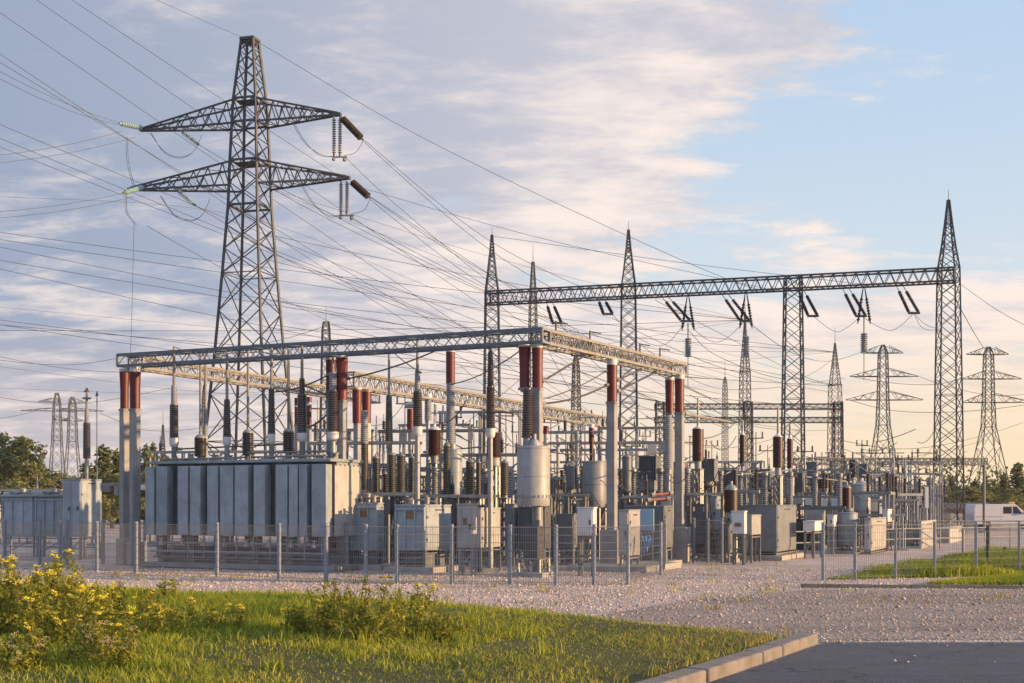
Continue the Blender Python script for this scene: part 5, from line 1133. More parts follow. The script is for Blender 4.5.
def railing(label, pts, zs=(.45, .82), r=.03):
    t = thing('handrail', label, 'railing', (pts[0][0], pts[0][1], 0)); o = np.array(pts[0])
    for p in pts: x, y = np.array(p) - o; MB().tube((x, y, 0), (x, y, zs[-1] + .05), r * 1.1).build('rail_post', M['galv'], t)
    for z in zs:
        m = MB()
        for a, b in zip(pts[:-1], pts[1:]): a = np.array(a) - o; b = np.array(b) - o; m.tube((a[0], a[1], z), (b[0], b[1], z), r)
        m.build('rail', M['beam'], t)
railing('pale two bar handrail running across the yard behind the right fence', [gp(742, 556), gp(775, 556), gp(812, 555), gp(840, 553), gp(874, 552), gp(905, 550), gp(940, 549), gp(975, 548), gp(1010, 547), gp(1050, 546)], (.5, .95), .028)
railing('second pale handrail farther back near the last gantry post', [gp(880, 541), gp(915, 541), gp(950, 541), gp(985, 541), gp(1030, 541)], (.6, 1.1), .035)
def hung_cloth():
    D = 37.6; t = thing('work_cloth', 'crumpled blue cloth hanging on the mesh beside the single pillar', 'cloth', (Xp(654, D), D + 2.2, .62)); m = MB(); n, k = 9, 10; vs = []
    for j in range(k):
        for i in range(n):
            u, v = i / (n - 1) - .5, j / (k - 1); w = .30 * (1 - .5 * v) + .06 * math.sin(v * 7)
            vs.append((u * w + .05 * math.sin(v * 5), .04 * math.sin(u * 19 + v * 4) - .06 * v, .5 - v * .52 + .04 * math.sin(u * 8)))
    fs = [(j * n + i, j * n + i + 1, (j + 1) * n + i + 1, (j + 1) * n + i) for j in range(k - 1) for i in range(n - 1)]
    m.add(vs, fs).build('fold', M['bluecloth'], t)
hung_cloth()

# ------------------------------------------------------------------ van and shed at the right
def van():
    D = 104.0; x0 = Xp(974, D); t = thing('van', 'white panel van with dark side windows and amber roof beacon parked at far right', 'van', (x0, D, 0))
    L, W, H = 5.7, 2.0, 2.02
    prof = [(0, .38), (0, 1.75), (.12, H), (3.05, H), (3.35, H - .03), (4.25, 1.22), (5.2, 1.08), (5.62, .95), (5.7, .62), (5.66, .38)]
    def side(prof, y0, y1, m):
        n = len(prof); vs = [(x, y0, z) for x, z in prof] + [(x, y1, z) for x, z in prof]
        return m.add(vs, [tuple(range(n)), tuple(range(2 * n - 1, n - 1, -1))] + [(i, n + i, n + (i + 1) % n, (i + 1) % n) for i in range(n)])
    body = side(prof, 0, W, MB()).build('body', M['vanwhite'], t, bevel=.05)
    w1 = [(3.12, 1.25), (3.12, 1.82), (3.42, 1.82), (3.85, 1.25)]; w2 = [(3.48, 1.80), (4.0, 1.27), (3.93, 1.25)]
    side(w1, -.012, .01, MB()).build('side_window', M['glass'], t)
    side([(2.35, 1.25), (2.35, 1.80), (3.02, 1.80), (3.02, 1.25)], -.012, .01, MB()).build('side_window', M['glass'], t)
    m = MB().add([(3.40, .12, H - .09), (3.40, W - .12, H - .09), (4.22, W - .1, 1.26), (4.22, .1, 1.26), (3.44, .12, H - .07), (3.44, W - .12, H - .07), (4.26, W - .1, 1.28), (4.26, .1, 1.28)], [(0, 1, 2, 3), (7, 6, 5, 4), (0, 4, 5, 1), (1, 5, 6, 2), (2, 6, 7, 3), (3, 7, 4, 0)]); m.build('windscreen', M['glass'], t)
    for x in (1.05, 4.65):
        for y in (-.02, W - .2):
            w = MB().lathe(0, 0, [(.20, 0), (.33, .01), (.35, .05), (.35, .17), (.33, .21), (.2, .22)], 20, ((x, y, .35), (0, 1, 0))).build('wheel', M['black'], t); MB().lathe(0, 0, [(.05, -.012), (.19, -.008), (.19, .03)], 16, ((x, y, .35), (0, 1, 0))).build('rim', M['galv'], w)
    MB().box(5.72, W / 2, .5, .12, W - .1, .25).build('bumper', M['black'], t, bevel=.03)
    for y in (.22, W - .22): MB().box(5.66, y, .86, .08, .3, .18).build('headlight', M['glass'], t, bevel=.02)
    MB().box(4.0, -.14, 1.3, .12, .2, .2).build('mirror', M['black'], t, bevel=.02)
    MB().box(3.1, W / 2, H + .09, .5, 1.5, .16).build('roof_beacon', M['lamp'], t, bevel=.03)
    MB().tube((.4, .3, H + .14), (2.9, .3, H + .14), .03).tube((.4, W - .3, H + .14), (2.9, W - .3, H + .14), .03).tube((.5, .3, H), (.5, .3, H + .14), .03).tube((2.6, .3, H), (2.6, .3, H + .14), .03).tube((.5, .2, H + .14), (.5, W - .2, H + .14), .03).tube((1.8, .2, H + .14), (1.8, W - .2, H + .14), .03).build('roof_rack', M['dark'], t)
    MB().box(2.2, -.005, .78, .05, .02, .06).box(1.2, -.006, 1.0, 2.2, .012, .03).build('side_moulding', M['black'], body)
van()
def shed():
    D = 112.0; x0, x1 = Xp(905, D), Xp(1003, D); w = x1 - x0; t = thing('store_shed', 'long low shed with a dark red sheet roof behind the last gantry post', 'building', (x0, D, 0)); b = MB().box(w / 2, 2, .75, w, 4, 1.5).build('wall', M['tank2'], t)
    m = MB(); m.add([(-.3, -.4, 1.45), (w + .3, -.4, 1.45), (w + .3, 4.4, 2.0), (-.3, 4.4, 2.0), (-.3, -.4, 1.62), (w + .3, -.4, 1.62), (w + .3, 4.4, 2.12), (-.3, 4.4, 2.12)], [(3, 2, 1, 0), (4, 5, 6, 7), (0, 1, 5, 4), (1, 2, 6, 5), (2, 3, 7, 6), (3, 0, 4, 7)]); m.build('roof', M['shedred'], t, smooth=False)
    for i in range(3):
        d = MB().box(1.0 + i * 2.4, -.02, .62, 1.1, .05, 1.2).build('door', M['steelgrey'], t, bevel=.01); MB().box(1.4 + i * 2.4, -.07, .6, .04, .05, .16).build('handle', M['black'], d)
    MB().box(-.9, .3, 1.05, 1.2, 2.5, 2.1).build('annex', M['copper'], t)
shed()

# ------------------------------------------------------------------ trees
def leaf_cloud(centers, size, n_each, spread, aspect=1.6, drop=0.0):
    k = len(centers); c = np.repeat(centers, n_each, 0); sp = np.repeat(spread, n_each, 0)
    p = c + rng.normal(0, 1, c.shape) * sp
    n = len(p); a = rng.normal(0, 1, (n, 3)); a /= np.linalg.norm(a, axis=1)[:, None]; b = rng.normal(0, 1, (n, 3)); b -= a * (a * b).sum(1)[:, None]; b /= np.linalg.norm(b, axis=1)[:, None]
    a[:, 2] -= drop; s = size * rng.uniform(.5, 1.3, (n, 1)); u, v = a * s * aspect / 2, b * s / 2
    q = np.stack([p - u, p + v * .9 - u * .1, p + u, p - v * .9 + u * .1], 1); return q.reshape(-1, 3), n
def tree_proto(kind, seed):
    global rng
    st = rng; rng = np.random.default_rng(seed); H = 10.0
    if kind == 'conifer':
        cs = []; sp = []; n = 0; az0 = 0
        for z in np.linspace(1.2, 9.6, 26):
            Rr = (1 - z / 10.1) ** .85 * rng.uniform(2.1, 2.7); m = max(3, int(4 + Rr * 3))
            for i in range(m):
                a = rng.uniform(0, 6.283); rr = Rr * rng.uniform(.55, 1.1)
                for q in np.linspace(.2, 1, max(2, int(rr / .35))):
                    cs.append((math.cos(a) * rr * q, math.sin(a) * rr * q, z - rr * q * .22 + rng.normal(0, .06))); s = .10 + .13 * (1 - q); sp.append((s, s, s * .7))
        for z in np.linspace(9.4, 10.0, 4): cs.append((0, 0, z)); sp.append((.06, .06, .1))
        v, n = leaf_cloud(np.array(cs), .30, 5, np.array(sp), 1.7, .3); trunk_top, tr = 9.4, .16; limbs = [((0, 0, z), (math.cos(a) * (10 - z) * .22, math.sin(a) * (10 - z) * .22, z - .2)) for z, a in zip(np.linspace(1.5, 8, 14), rng.uniform(0, 6.28, 14))]
    else:
        cs = []; sp = []; limbs = []; tops = []
        for i in range(9):
            a = rng.uniform(0, 6.283); rr = rng.uniform(.6, 2.4); z = rng.uniform(3.6, 8.6) - rr * .25; e = (math.cos(a) * rr, math.sin(a) * rr, z); limbs.append(((0, 0, z * .45), e)); tops.append(e)
        tops += [(0, 0, 8.9), (.5, .3, 7.6), (-.4, .2, 6.2)]
        for e in tops:
            for j in range(13):
                d = rng.normal(0, 1, 3); d /= np.linalg.norm(d); r = rng.uniform(.4, 1.25); cs.append((e[0] + d[0] * r, e[1] + d[1] * r, e[2] + d[2] * r * .75)); sp.append((.24, .24, .18))
        v, n = leaf_cloud(np.array(cs), .30, 17, np.array(sp), 1.4); trunk_top, tr = 7.5, .2
    rng = st
    f = np.arange(n * 4); me = mesh_np('crown', M['conifer' if kind == 'conifer' else 'leafy'], v, f, np.full(n, 4))
    tk = MB().lathe(0, 0, [(tr * 1.5, -.1), (tr, .6), (tr * .75, trunk_top * .5), (.04, trunk_top)], 8)
    for p, q in limbs: tk.tube(p, q, .06, .02, n=5)
    to = tk.build('trunk', M['bark'])
    return me.data, to.data, (me, to)
protos = {}
for kind, ss in (('conifer', (1, 2, 3)), ('broadleaf', (4, 5, 6))):
    for s in ss:
        a, b, objs = tree_proto(kind, s); protos.setdefault(kind, []).append((a, b))
        for o in objs: bpy.data.objects.remove(o)
def tree(kind, px, ytop, D, label, wide=1.0, group=None):
    H = Zp(ytop, D); cr, tk = random.choice(protos[kind]); t = thing(kind + '_tree', label, 'tree', (Xp(px, D), D, 0), random.uniform(0, 6.28), group); k = H / 10
    t.scale = (k * wide, k * wide, k)
    for nm, me in (('crown', cr), ('trunk', tk)): link(bpy.data.objects.new(nm, me), t)
    return t
tl = [('conifer', 86, 462, 140, 'conifer between the paired pylons and the ringed bushing', 1.8), ('conifer', 130, 455, 135, 'conifer between the two left pillars', 1.7), ('conifer', 165, 455, 140, 'conifer under the short dark mast', 1.8), ('broadleaf', 45, 466, 125, 'round tree behind the slim conifer at the left', 1.8), ('conifer', 12, 446, 130, 'conifer behind the tallest leafy tree at the left', 1.7), ('conifer', 210, 460, 145, 'conifer between the first two bushings', 1.7), ('broadleaf', 4, 431, 110, 'tallest leafy tree at the left edge', 1.2), ('conifer', 22, 437, 118, 'pointed conifer second from the left edge', 1.6), ('broadleaf', 32, 458, 105, 'bushy tree in front of the second conifer at the left', 1.4), ('conifer', 41, 453, 130, 'slim conifer left of the paired pylons', 1.1), ('broadleaf', 60, 470, 120, 'low bushy tree under the paired pylons', 1.6), ('broadleaf', 78, 474, 112, 'low bushy tree right of the paired pylons', 1.6),
      ('conifer', 103, 446, 125, 'conifer just left of the left pillars', 1.9), ('conifer', 117, 450, 130, 'conifer hidden partly by the left pillars', 1.7), ('broadleaf', 112, 472, 108, 'bush between the left cabinet and the pillars', 1.6), ('conifer', 146, 446, 128, 'slim conifer right of the left pillars', 1.2), ('conifer', 153, 444, 132, 'slimmest conifer right of the left pillars', 1.0), ('broadleaf', 150, 468, 110, 'rounded tree right of the left pillars', 1.7), ('conifer', 176, 456, 130, 'conifer behind the leftmost bushing', 1.0), ('broadleaf', 195, 462, 125, 'tree behind the first drum insulator', 1.4), ('broadleaf', -14, 440, 112, 'leafy tree cut by the left edge of the picture', 1.2),
      ('broadleaf', 225, 464, 130, 'tree seen over the second bushing', 1.4), ('conifer', 262, 458, 140, 'conifer seen over the third bushing', 1.0), ('broadleaf', 300, 466, 140, 'tree seen over the fourth bushing', 1.6), ('broadleaf', 18, 480, 90, 'low bush behind the low cabinets', 1.8), ('broadleaf', 50, 486, 92, 'low bush left of the tall left cabinet', 1.8), ('broadleaf', 128, 490, 88, 'low yellow green bush behind the left pillars', 1.7), ('broadleaf', 96, 490, 90, 'low bush right of the tall left cabinet', 1.6)]
tr_ = [('broadleaf', 1000, 482, 170, 'small tree far behind the van cab', 1.8), ('conifer', 952, 477, 165, 'conifer between the last gantry post and the van', 1.6), ('broadleaf', 970, 484, 145, 'round tree behind the van body', 1.7), ('conifer', 908, 482, 168, 'conifer above the tall white board', 1.7), ('broadleaf', 886, 486, 160, 'round tree under the left distant pylon', 1.8), ('conifer', 1030, 470, 160, 'conifer just outside the right edge', 1.8), ('conifer', 1018, 463, 150, 'tallest pointed conifer at the right edge', 1.9), ('conifer', 1004, 474, 155, 'conifer left of the tallest right one', 1.8), ('broadleaf', 990, 478, 150, 'leafy tree behind the right distant pylon', 1.3), ('conifer', 975, 480, 158, 'conifer between the last gantry post and the right distant pylon', 1.8), ('broadleaf', 962, 484, 150, 'leafy tree above the van rear', 1.5), ('broadleaf', 944, 484, 155, 'leafy tree behind the last gantry post', 1.5), ('conifer', 930, 478, 160, 'conifer left of the last gantry post', 1.7), ('broadleaf', 915, 487, 158, 'low tree left of the tall white board', 1.6), ('broadleaf', 897, 488, 162, 'low tree right of the left distant pylon', 1.6), ('broadleaf', 1040, 474, 150, 'leafy tree cut by the right edge of the picture', 1.4), ('conifer', 940, 481, 170, 'conifer tip just left of the last gantry post', .8), ('broadleaf', 878, 491, 170, 'low tree at the foot of the left distant pylon', 1.6),
       ('broadleaf', 1012, 486, 140, 'bushy tree behind the van bonnet', 1.5), ('conifer', 985, 470, 165, 'thin conifer tip behind the right distant pylon', .8), ('broadleaf', 855, 486, 175, 'low far tree behind the large light cylinder', 1.8), ('broadleaf', 820, 482, 180, 'low far tree right of the third gantry post', 1.8), ('broadleaf', 770, 484, 180, 'low far tree behind the ribbed boxes', 1.8), ('broadleaf', 710, 478, 180, 'low far tree right of the end pillars', 1.8), ('broadleaf', 640, 481, 180, 'low far tree right of the single pillar', 1.8), ('broadleaf', 560, 476, 180, 'low far tree left of the single pillar', 1.8), ('broadleaf', 470, 478, 180, 'low far tree left of the big cylinder', 1.8), ('broadleaf', 380, 474, 175, 'low far tree behind the olive insulators', 1.8)]
for k, px, y, D, lab, w in tl: tree(k, px, y, D, ('pointed ' if False else '') + lab, w, 'trees along the left of the yard')
for k, px, y, D, lab, w in tr_: tree(k, px, y, D, lab, w, 'trees beyond the right of the yard')
# wood that runs on to both sides behind the single trees
def wood():
    cs = []; sp = []
    for x0, x1, D, h in ((-260, -78, 210, 9), (-78, 60, 330, 8), (60, 190, 260, 11), (190, 420, 240, 10)):
        n = int((x1 - x0) * 1.5)
        for i in range(n): x = rng.uniform(x0, x1); cs.append((x, D + rng.normal(0, 8), rng.uniform(.5, h) * rng.uniform(.6, 1))); sp.append((1.2, 1.2, .9))
    v, n = leaf_cloud(np.array(cs), .8, 16, np.array(sp), 1.3); o = mesh_np('far_wood', M['leafy'], v, np.arange(n * 4), np.full(n, 4)); tag(o, 'low far wood along the horizon', kind='stuff')
wood()

# ------------------------------------------------------------------ power lines
def line(pts, label, sag=0.0, r=None, name='power_line', cat='wire', group=None):
    """pts: (px, py, D) along the wire; sag in metres on each span"""
    w = [np.array(P(*p)) for p in pts]; o = w[0]; cs = []; 
    e = [2 * w[0] - w[1]] + w + [2 * w[-1] - w[-2]]; N = len(w) - 1; n = 10 if N > 1 else 16
    for k in range(N):
        p0, p1, p2, p3 = e[k:k + 4]
        for i in range(n + (1 if k == N - 1 else 0)):
            t = i / n; c = .5 * ((2 * p1) + (p2 - p0) * t + (2 * p0 - 5 * p1 + 4 * p2 - p3) * t * t + (3 * p1 - p0 - 3 * p2 + p3) * t ** 3)
            u = (k + t) / N; cs.append(c - np.array((0, 0, sag * 4 * u * (1 - u))) - o)
    Dm = sum(p[2] for p in pts) / len(pts); m = MB().path(cs, r or .00019 * Dm, 5); ob = m.build(name, M['wire'], None, tuple(o)); tag(ob, label, cat, group); return ob
W = 'wires of the tall pylon'
line([(120, 123, 104), (-90, 20, 62)], 'upper wire of the bundle climbing left from the upper crossarm glass string', .5, group=W)
line([(120, 125, 104), (-90, 26, 61)], 'lower wire of the bundle climbing left from the upper crossarm glass string', .7, group=W)
line([(136, 137, 106), (-100, 168, 84)], 'nearly level wire leaving the upper left crossarm end towards the left edge', .6, group=W)
line([(122, 131, 106), (-100, 160, 82)], 'upper of the two nearly level wires at the left of the upper crossarm', .6, group=W)
line([(123, 193, 104), (-100, 214, 78)], 'nearly level wire leaving the lower left crossarm end', .5, group=W)
line([(133, 197, 107), (-100, 222, 79)], 'lower of the two nearly level wires at the left of the lower crossarm', .5, group=W)
line([(242, 37, 105), (160, 0, 84), (-60, -95, 52)], 'earth wire leaving the pylon top towards the upper left', .1, group=W)
line([(258, 42, 105), (440, 141, 102), (717, 269, 96), (793, 290, 94)], 'earth wire falling from the pylon top to the third gantry post', .5, group=W)
line([(363, 139, 101.5), (485, 233, 99), (606, 298, 97.5)], 'upper wire from the upper right tension insulator to the high beam', .35, group=W)
line([(363, 141, 101.5), (480, 236, 99), (575, 300, 98.2)], 'lower wire from the upper right tension insulator to the high beam', .5, group=W)
line([(370, 197, 102.3), (470, 259, 100), (550, 303, 98.8)], 'upper wire from the lower right tension insulator to the high beam', .35, group=W)
line([(370, 199, 102.3), (462, 264, 100), (520, 303, 99)], 'lower wire from the lower right tension insulator to the high beam', .5, group=W)
line([(199, 145, 106.5), (350, 224, 118), (560, 318, 140), (740, 378, 165)], 'wire from the upper left glass string passing behind the pylon', .6, group=W)
line([(196, 206, 106.5), (330, 274, 120), (520, 342, 145), (725, 395, 168)], 'wire from the lower left glass string passing behind the pylon', .6, group=W)
line([(147, 226, 107), (236, 273, 115), (330, 322, 150)], 'single wire running from the hanging clamp under the lower left arm', .2, group=W)
line([(134, 225, 107), (131, 340, 107), (128, 372, 107)], 'thin vertical drop wire left of the tallest pylon', 0, .018)
for k in (0, 1.6):
    nm = 'inner' if k else 'outer'
    line([(126 + k, 137, 106), (127 + k, 162, 106), (133 + k, 186, 106.5)], nm + ' slack jumper dropping from the upper to the lower left crossarm end', 0, .02, 'jumper_loop', 'jumper', 'jumper loops on the pylon')
    line([(125 + k, 196, 106), (126 + k, 212, 106.3), (135 + k, 225, 107)], nm + ' slack jumper hanging below the lower left crossarm end', 0, .02, 'jumper_loop', 'jumper', 'jumper loops on the pylon')
for a, s, lab in (((150, 133), (196, 143), 'upper left'), ((160, 196), (204, 207), 'lower left')):
    for k in (0, 1.2): line([(a[0] + k, a[1], 106.6), (a[0] + 14, a[1] + 18 + k, 106.6), (a[0] + 30, a[1] + 24 + k, 106.6), (s[0] - 2, s[1] + 8, 106.6), (s[0] + 6, s[1] - 8, 106.6)], ('inner' if k else 'outer') + f' jumper loop under the {lab} crossarm', 0, .02, 'jumper_loop', 'jumper', 'jumper loops on the pylon')
for (tx, ty), (ix, iy), (ex, ey), lab in (((292, 122), (336, 158), (363, 141), 'upper right'), ((300, 183), (344, 216), (370, 199), 'lower right')):
    for k in (0, 1.5): line([(tx + k, ty, 103.3), (tx + 12 + k, ty + 20, 103), (tx + 28, ty + 32 + k, 102.7), (ix, iy - 1, 102.4)], ('inner' if k else 'outer') + f' jumper sweeping under the {lab} crossarm', 0, .02, 'jumper_loop', 'jumper', 'jumper loops on the pylon')
    line([(ix + 8, iy - 2, 102.4), (ix + 20, iy - 6, 102), (ex, ey, 101.6)], f'short jumper from the hanging strings to the {lab} tension insulator', 0, .02, 'jumper_loop', 'jumper', 'jumper loops on the pylon')
for px, y, D, lab in ((340, 157, 102.3, 'upper'), (347, 215.5, 103, 'lower')):
    o = np.array(P(px, y, D)); t = thing('line_clamp', f'pale clamp weights below the {lab} right hanging strings', 'clamp', tuple(o)); MB().box(0, 0, 0, 1.1, .1, .12).lathe(-.5, 0, [(.08, -.3), (.14, -.25), (.14, -.1), (.06, -.05)], 8).lathe(.35, 0, [(.08, -.35), (.14, -.3), (.14, -.12), (.06, -.05)], 8).build('weights', M['galv'], t)
L2 = 'background wires crossing the sky'
bg = [([(8, -20, 130), (120, 57, 140), (250, 145, 150), (400, 232, 158)], 'dark wire falling from the top left corner behind the upper crossarm', .3), ([(60, -8, 150), (205, 108, 160), (330, 168, 170), (470, 262, 180)], 'fine wire falling from the top edge left of the pylon', .3),
      ([(-30, -8, 120), (160, 124, 135), (300, 215, 150), (480, 322, 170)], 'dark wire crossing behind the left half of the upper crossarm', .3), ([(-30, 34, 120), (130, 142, 135), (300, 250, 150), (470, 330, 170)], 'wire falling from the left edge below the upper glass string', .3),
      ([(-30, 44, 122), (100, 128, 134), (240, 205, 148), (430, 300, 165)], 'wire of the close pair falling from the left edge', .3), ([(-30, 112, 125), (100, 160, 140), (240, 222, 155), (440, 315, 175)], 'wire falling from the left edge above the lower crossarm', .3),
      ([(-30, 126, 120), (60, 162, 130), (235, 232, 148), (420, 296, 165)], 'wire falling from the left edge to the lower crossarm', .3), ([(-30, 135, 150), (150, 205, 160), (300, 262, 170), (480, 330, 185)], 'fine wire below the nearly level pair at the left', .3),
      ([(-30, 228, 140), (110, 262, 150), (232, 282, 160), (360, 296, 170)], 'level wire of a pair crossing the pylon legs', .8), ([(-30, 235, 140), (100, 265, 150), (232, 279, 160), (470, 292, 180)], 'upper wire of the pair crossing the pylon legs', .8), ([(-30, 241, 138), (100, 270, 148), (232, 284, 158), (470, 300, 180)], 'lower wire of the pair crossing the pylon legs', .8),
      ([(-30, 255, 140), (150, 302, 150), (225, 312, 158), (400, 340, 175)], 'wire crossing left of the pylon legs into the gantry', .8), ([(-30, 262, 138), (140, 306, 150), (225, 316, 158), (380, 338, 172)], 'wire just below another, sinking towards the gantry top', .8),
      ([(-30, 316, 140), (100, 311, 150), (225, 299, 158), (420, 268, 175)], 'wire rising to the right across the pylon legs', .8), ([(-30, 320, 138), (100, 314, 150), (225, 302, 158), (470, 263, 178)], 'lower wire rising to the right across the pylon legs', .8),
      ([(-30, 322, 150), (60, 334, 155), (225, 346, 165), (330, 345, 175)], 'low wire sinking left of the pylon above the front beam', .6), ([(-30, 330, 150), (60, 340, 155), (225, 352, 165)], 'lowest wire left of the pylon above the front beam', .6),
      ([(-30, 356, 150), (60, 360, 160), (118, 358, 165)], 'level wire meeting the left end of the low gantry', .6), ([(-30, 350, 150), (70, 364, 160), (150, 372, 165)], 'wire sinking just below the left end of the low gantry', .6), ([(-30, 392, 170), (70, 398, 180), (170, 388, 190)], 'level wire between the paired pylons and the gantry', .8), ([(35, 411, 250), (-60, 420, 220)], 'wire leaving the left paired pylon to the left edge', .8), ([(100, 413, 250), (165, 425, 255), (300, 412, 270)], 'wire leaving the right paired pylon to the right', 1.2),
      ([(264, 180, 106), (350, 235, 120), (430, 290, 140), (490, 320, 160)], 'wire leaving the pylon body below the upper right crossarm', .3), ([(268, 260, 150), (400, 300, 160), (486, 330, 170)], 'wire right of the pylon legs falling to the gantry', .4), ([(270, 235, 130), (400, 264, 145), (500, 290, 160)], 'gently falling wire right of the pylon legs', .5),
      ([(270, 300, 140), (390, 276, 150), (480, 262, 165)], 'wire rising from the pylon legs to the first gantry post', .5), ([(275, 325, 150), (400, 330, 160), (485, 322, 170)], 'nearly level wire right of the pylon legs above the front beam', .5), ([(330, 324, 150), (270, 338, 160), (200, 350, 175)], 'wire sinking left from the mast right of the pylon', .5), ([(330, 324, 150), (420, 345, 150), (470, 352, 150)], 'wire sinking right from the mast right of the pylon', .5),
      ([(346, 158, 103), (400, 205, 110), (500, 286, 120), (600, 345, 130)], 'fine wire from the upper clamp weights to behind the corner pillar', .3), ([(350, 218, 103), (420, 290, 115), (480, 330, 130)], 'fine wire from the lower clamp weights towards the first gantry post', .3)]
ENDS = [(745, 320, 140), (835, 352, 165), (725, 380, 170), (745, 372, 140), (700, 409, 118), (835, 409, 118), (760, 422, 118), (835, 386, 165)]
for i, (p, lab, sg) in enumerate(bg):
    if p[0][0] < 100 and p[-1][0] > 200 and p[-1][2] > 110:          # long straight span: run it on to the far structures
        (xa, ya, Da), (xb, yb, Db) = p[0], p[min(2, len(p) - 1)]; sl = (yb - ya) / (xb - xa)
        if sl > .25: e = (xa + (428 - ya) / sl, 428, 175)
        else: e = ENDS[i % len(ENDS)]
        p = [p[0], e]; sg = min(sg, .5)
    elif 350 < p[-1][0] < 510 and p[-1][2] > 110: e = ENDS[i % len(ENDS)]; p = [p[0], e]
    line(p, lab, sg, group=L2)
L3 = 'wires of the switchyard'
sw = [([(500, 306, 99), (535, 322, 92), (600, 345, 85)], 'wire dropping from the high beam left end', .4), ([(560, 324, 97), (612, 365, 97), (690, 400, 100), (800, 430, 110)], 'long wire from the leftmost slanting strings falling to the right', 1.0), ([(612, 318, 96), (690, 346, 96), (746, 365, 97), (830, 392, 120)], 'wire from the second slanting strings falling to the right', .8),
      ([(686, 321, 95), (664, 334, 96), (640, 328, 97), (612, 314, 97)], 'slack loop left of the first right strings', .9), ([(745, 321, 93), (720, 333, 94), (700, 326, 95), (688, 318, 95)], 'slack loop between the two middle slanting strings', .7), ([(688, 330, 95), (720, 350, 96), (793, 372, 99), (835, 358, 140)], 'wire from the left drop insulator to the far spire', .6), ([(748, 322, 93), (795, 348, 95), (830, 357, 140), (862, 352, 140)], 'pair of wires sagging past the third gantry post', .5),
      ([(813, 316, 92), (834, 328, 92.3), (846, 325, 92), (861, 316, 91)], 'slack loop right of the third gantry post', .25), ([(861, 316, 91), (884, 326, 91), (897, 325, 91), (914, 313, 90.5)], 'slack loop left of the last gantry post', .25), ([(914, 313, 90.5), (925, 322, 90.5), (940, 329, 90.3)], 'short wire pair reaching the last gantry post', .15), ([(914, 314, 90.5), (923, 326, 90.5), (939, 330, 90.3)], 'lower short wire reaching the last gantry post', .15),
      ([(620, 330, 110), (700, 378, 118), (760, 384, 125), (845, 378, 140)], 'wire of the right bundle below the high beam', .5), ([(620, 336, 110), (720, 392, 118), (845, 410, 140)], 'lower wire of the right bundle below the high beam', .8), ([(655, 300, 96), (720, 330, 105), (800, 372, 120), (830, 384, 140)], 'fine wire behind the two middle strings', .3), ([(955, 280, 90), (1000, 310, 80), (1060, 342, 70)], 'fine guy wire falling right from the last gantry post', .1), ([(956, 300, 90), (985, 345, 150), (992, 352, 245)], 'fine wire from the last gantry post to the right distant pylon', .5),
      ([(850, 400, 250), (920, 402, 250), (1030, 404, 246)], 'level wire linking the two distant right pylons', 2.0), ([(850, 376, 250), (920, 377, 250), (962, 378, 246)], 'upper level wire linking the two distant right pylons', 1.5), ([(918, 376, 250), (1040, 392, 300)], 'wire leaving the left distant pylon to the right edge', 2.0), ([(680, 410, 48), (640, 400, 60), (560, 380, 80)], 'thin wire from the end pillars back to the left', .3), ([(840, 440, 90), (930, 436, 95), (1030, 420, 130)], 'low wire in the yellow sky left of the last gantry post', .8), ([(840, 448, 90), (900, 450, 95), (985, 440, 130)], 'lower wire in the yellow sky near the last gantry post', .6),
      ([(690, 395, 50), (760, 420, 70), (835, 430, 120)], 'wire falling right from the end pillars', .4), ([(620, 420, 70), (720, 440, 80), (800, 430, 110)], 'thin slack wire behind the end pillars', .5), ([(543, 340, 60), (580, 400, 62), (600, 428, 75)], 'thin wire dropping behind the corner pillar', .3), ([(460, 365, 60), (500, 395, 62), (530, 425, 64)], 'thin crossing wire left of the corner pillar', .2), ([(530, 370, 62), (490, 400, 62), (455, 430, 62)], 'thin wire crossing the other way left of the corner pillar', .2)]
for p, lab, sg in sw: line(p, lab, sg, group=L3)

def fine_wires():
    r = random.Random(21); lab = 'fine overhead wire crossing high over the switchyard'; g_ = 'fine overhead wires over the switchyard'
    S0 = [(252, 60, 105), (262, 104, 105), (268, 160, 105), (262, 186, 105), (272, 250, 105), (276, 300, 105), (326, 324, 150), (326, 324, 150), (492, 236, 100), (494, 262, 100)]
    E0 = [(gx, 0, 0) for gx in (505, 560, 590, 640, 700, 730, 770, 830, 880)]
    for i in range(6):
        a = r.choice(S0); k = r.random()
        if k < .45: gx = r.choice(E0)[0] + r.uniform(-12, 12); g = gpost(gx); e = (gx, HZ - (GB[0] - CH) / g[1] * F, g[1])
        else: e = r.choice(ENDS)
        if abs(a[0] - e[0]) < 60: continue
        line([a, ((a[0] + e[0]) / 2, (a[1] + e[1]) / 2 + r.uniform(2, 14), (a[2] + e[2]) / 2), e], lab, 0, .016, 'power_line', 'wire', g_)
    for i in range(4):
        y = r.uniform(190, 400); e = r.choice(ENDS); y1 = y + r.uniform(0, 40)
        line([(-40, y, 150), (240, y1, 165), (480, (y1 + e[1]) / 2 + 8, 165), e], 'fine overhead wire crossing the left sky behind the tallest pylon', 0, .018, 'power_line', 'wire', 'fine overhead wires in the left sky')
fine_wires()

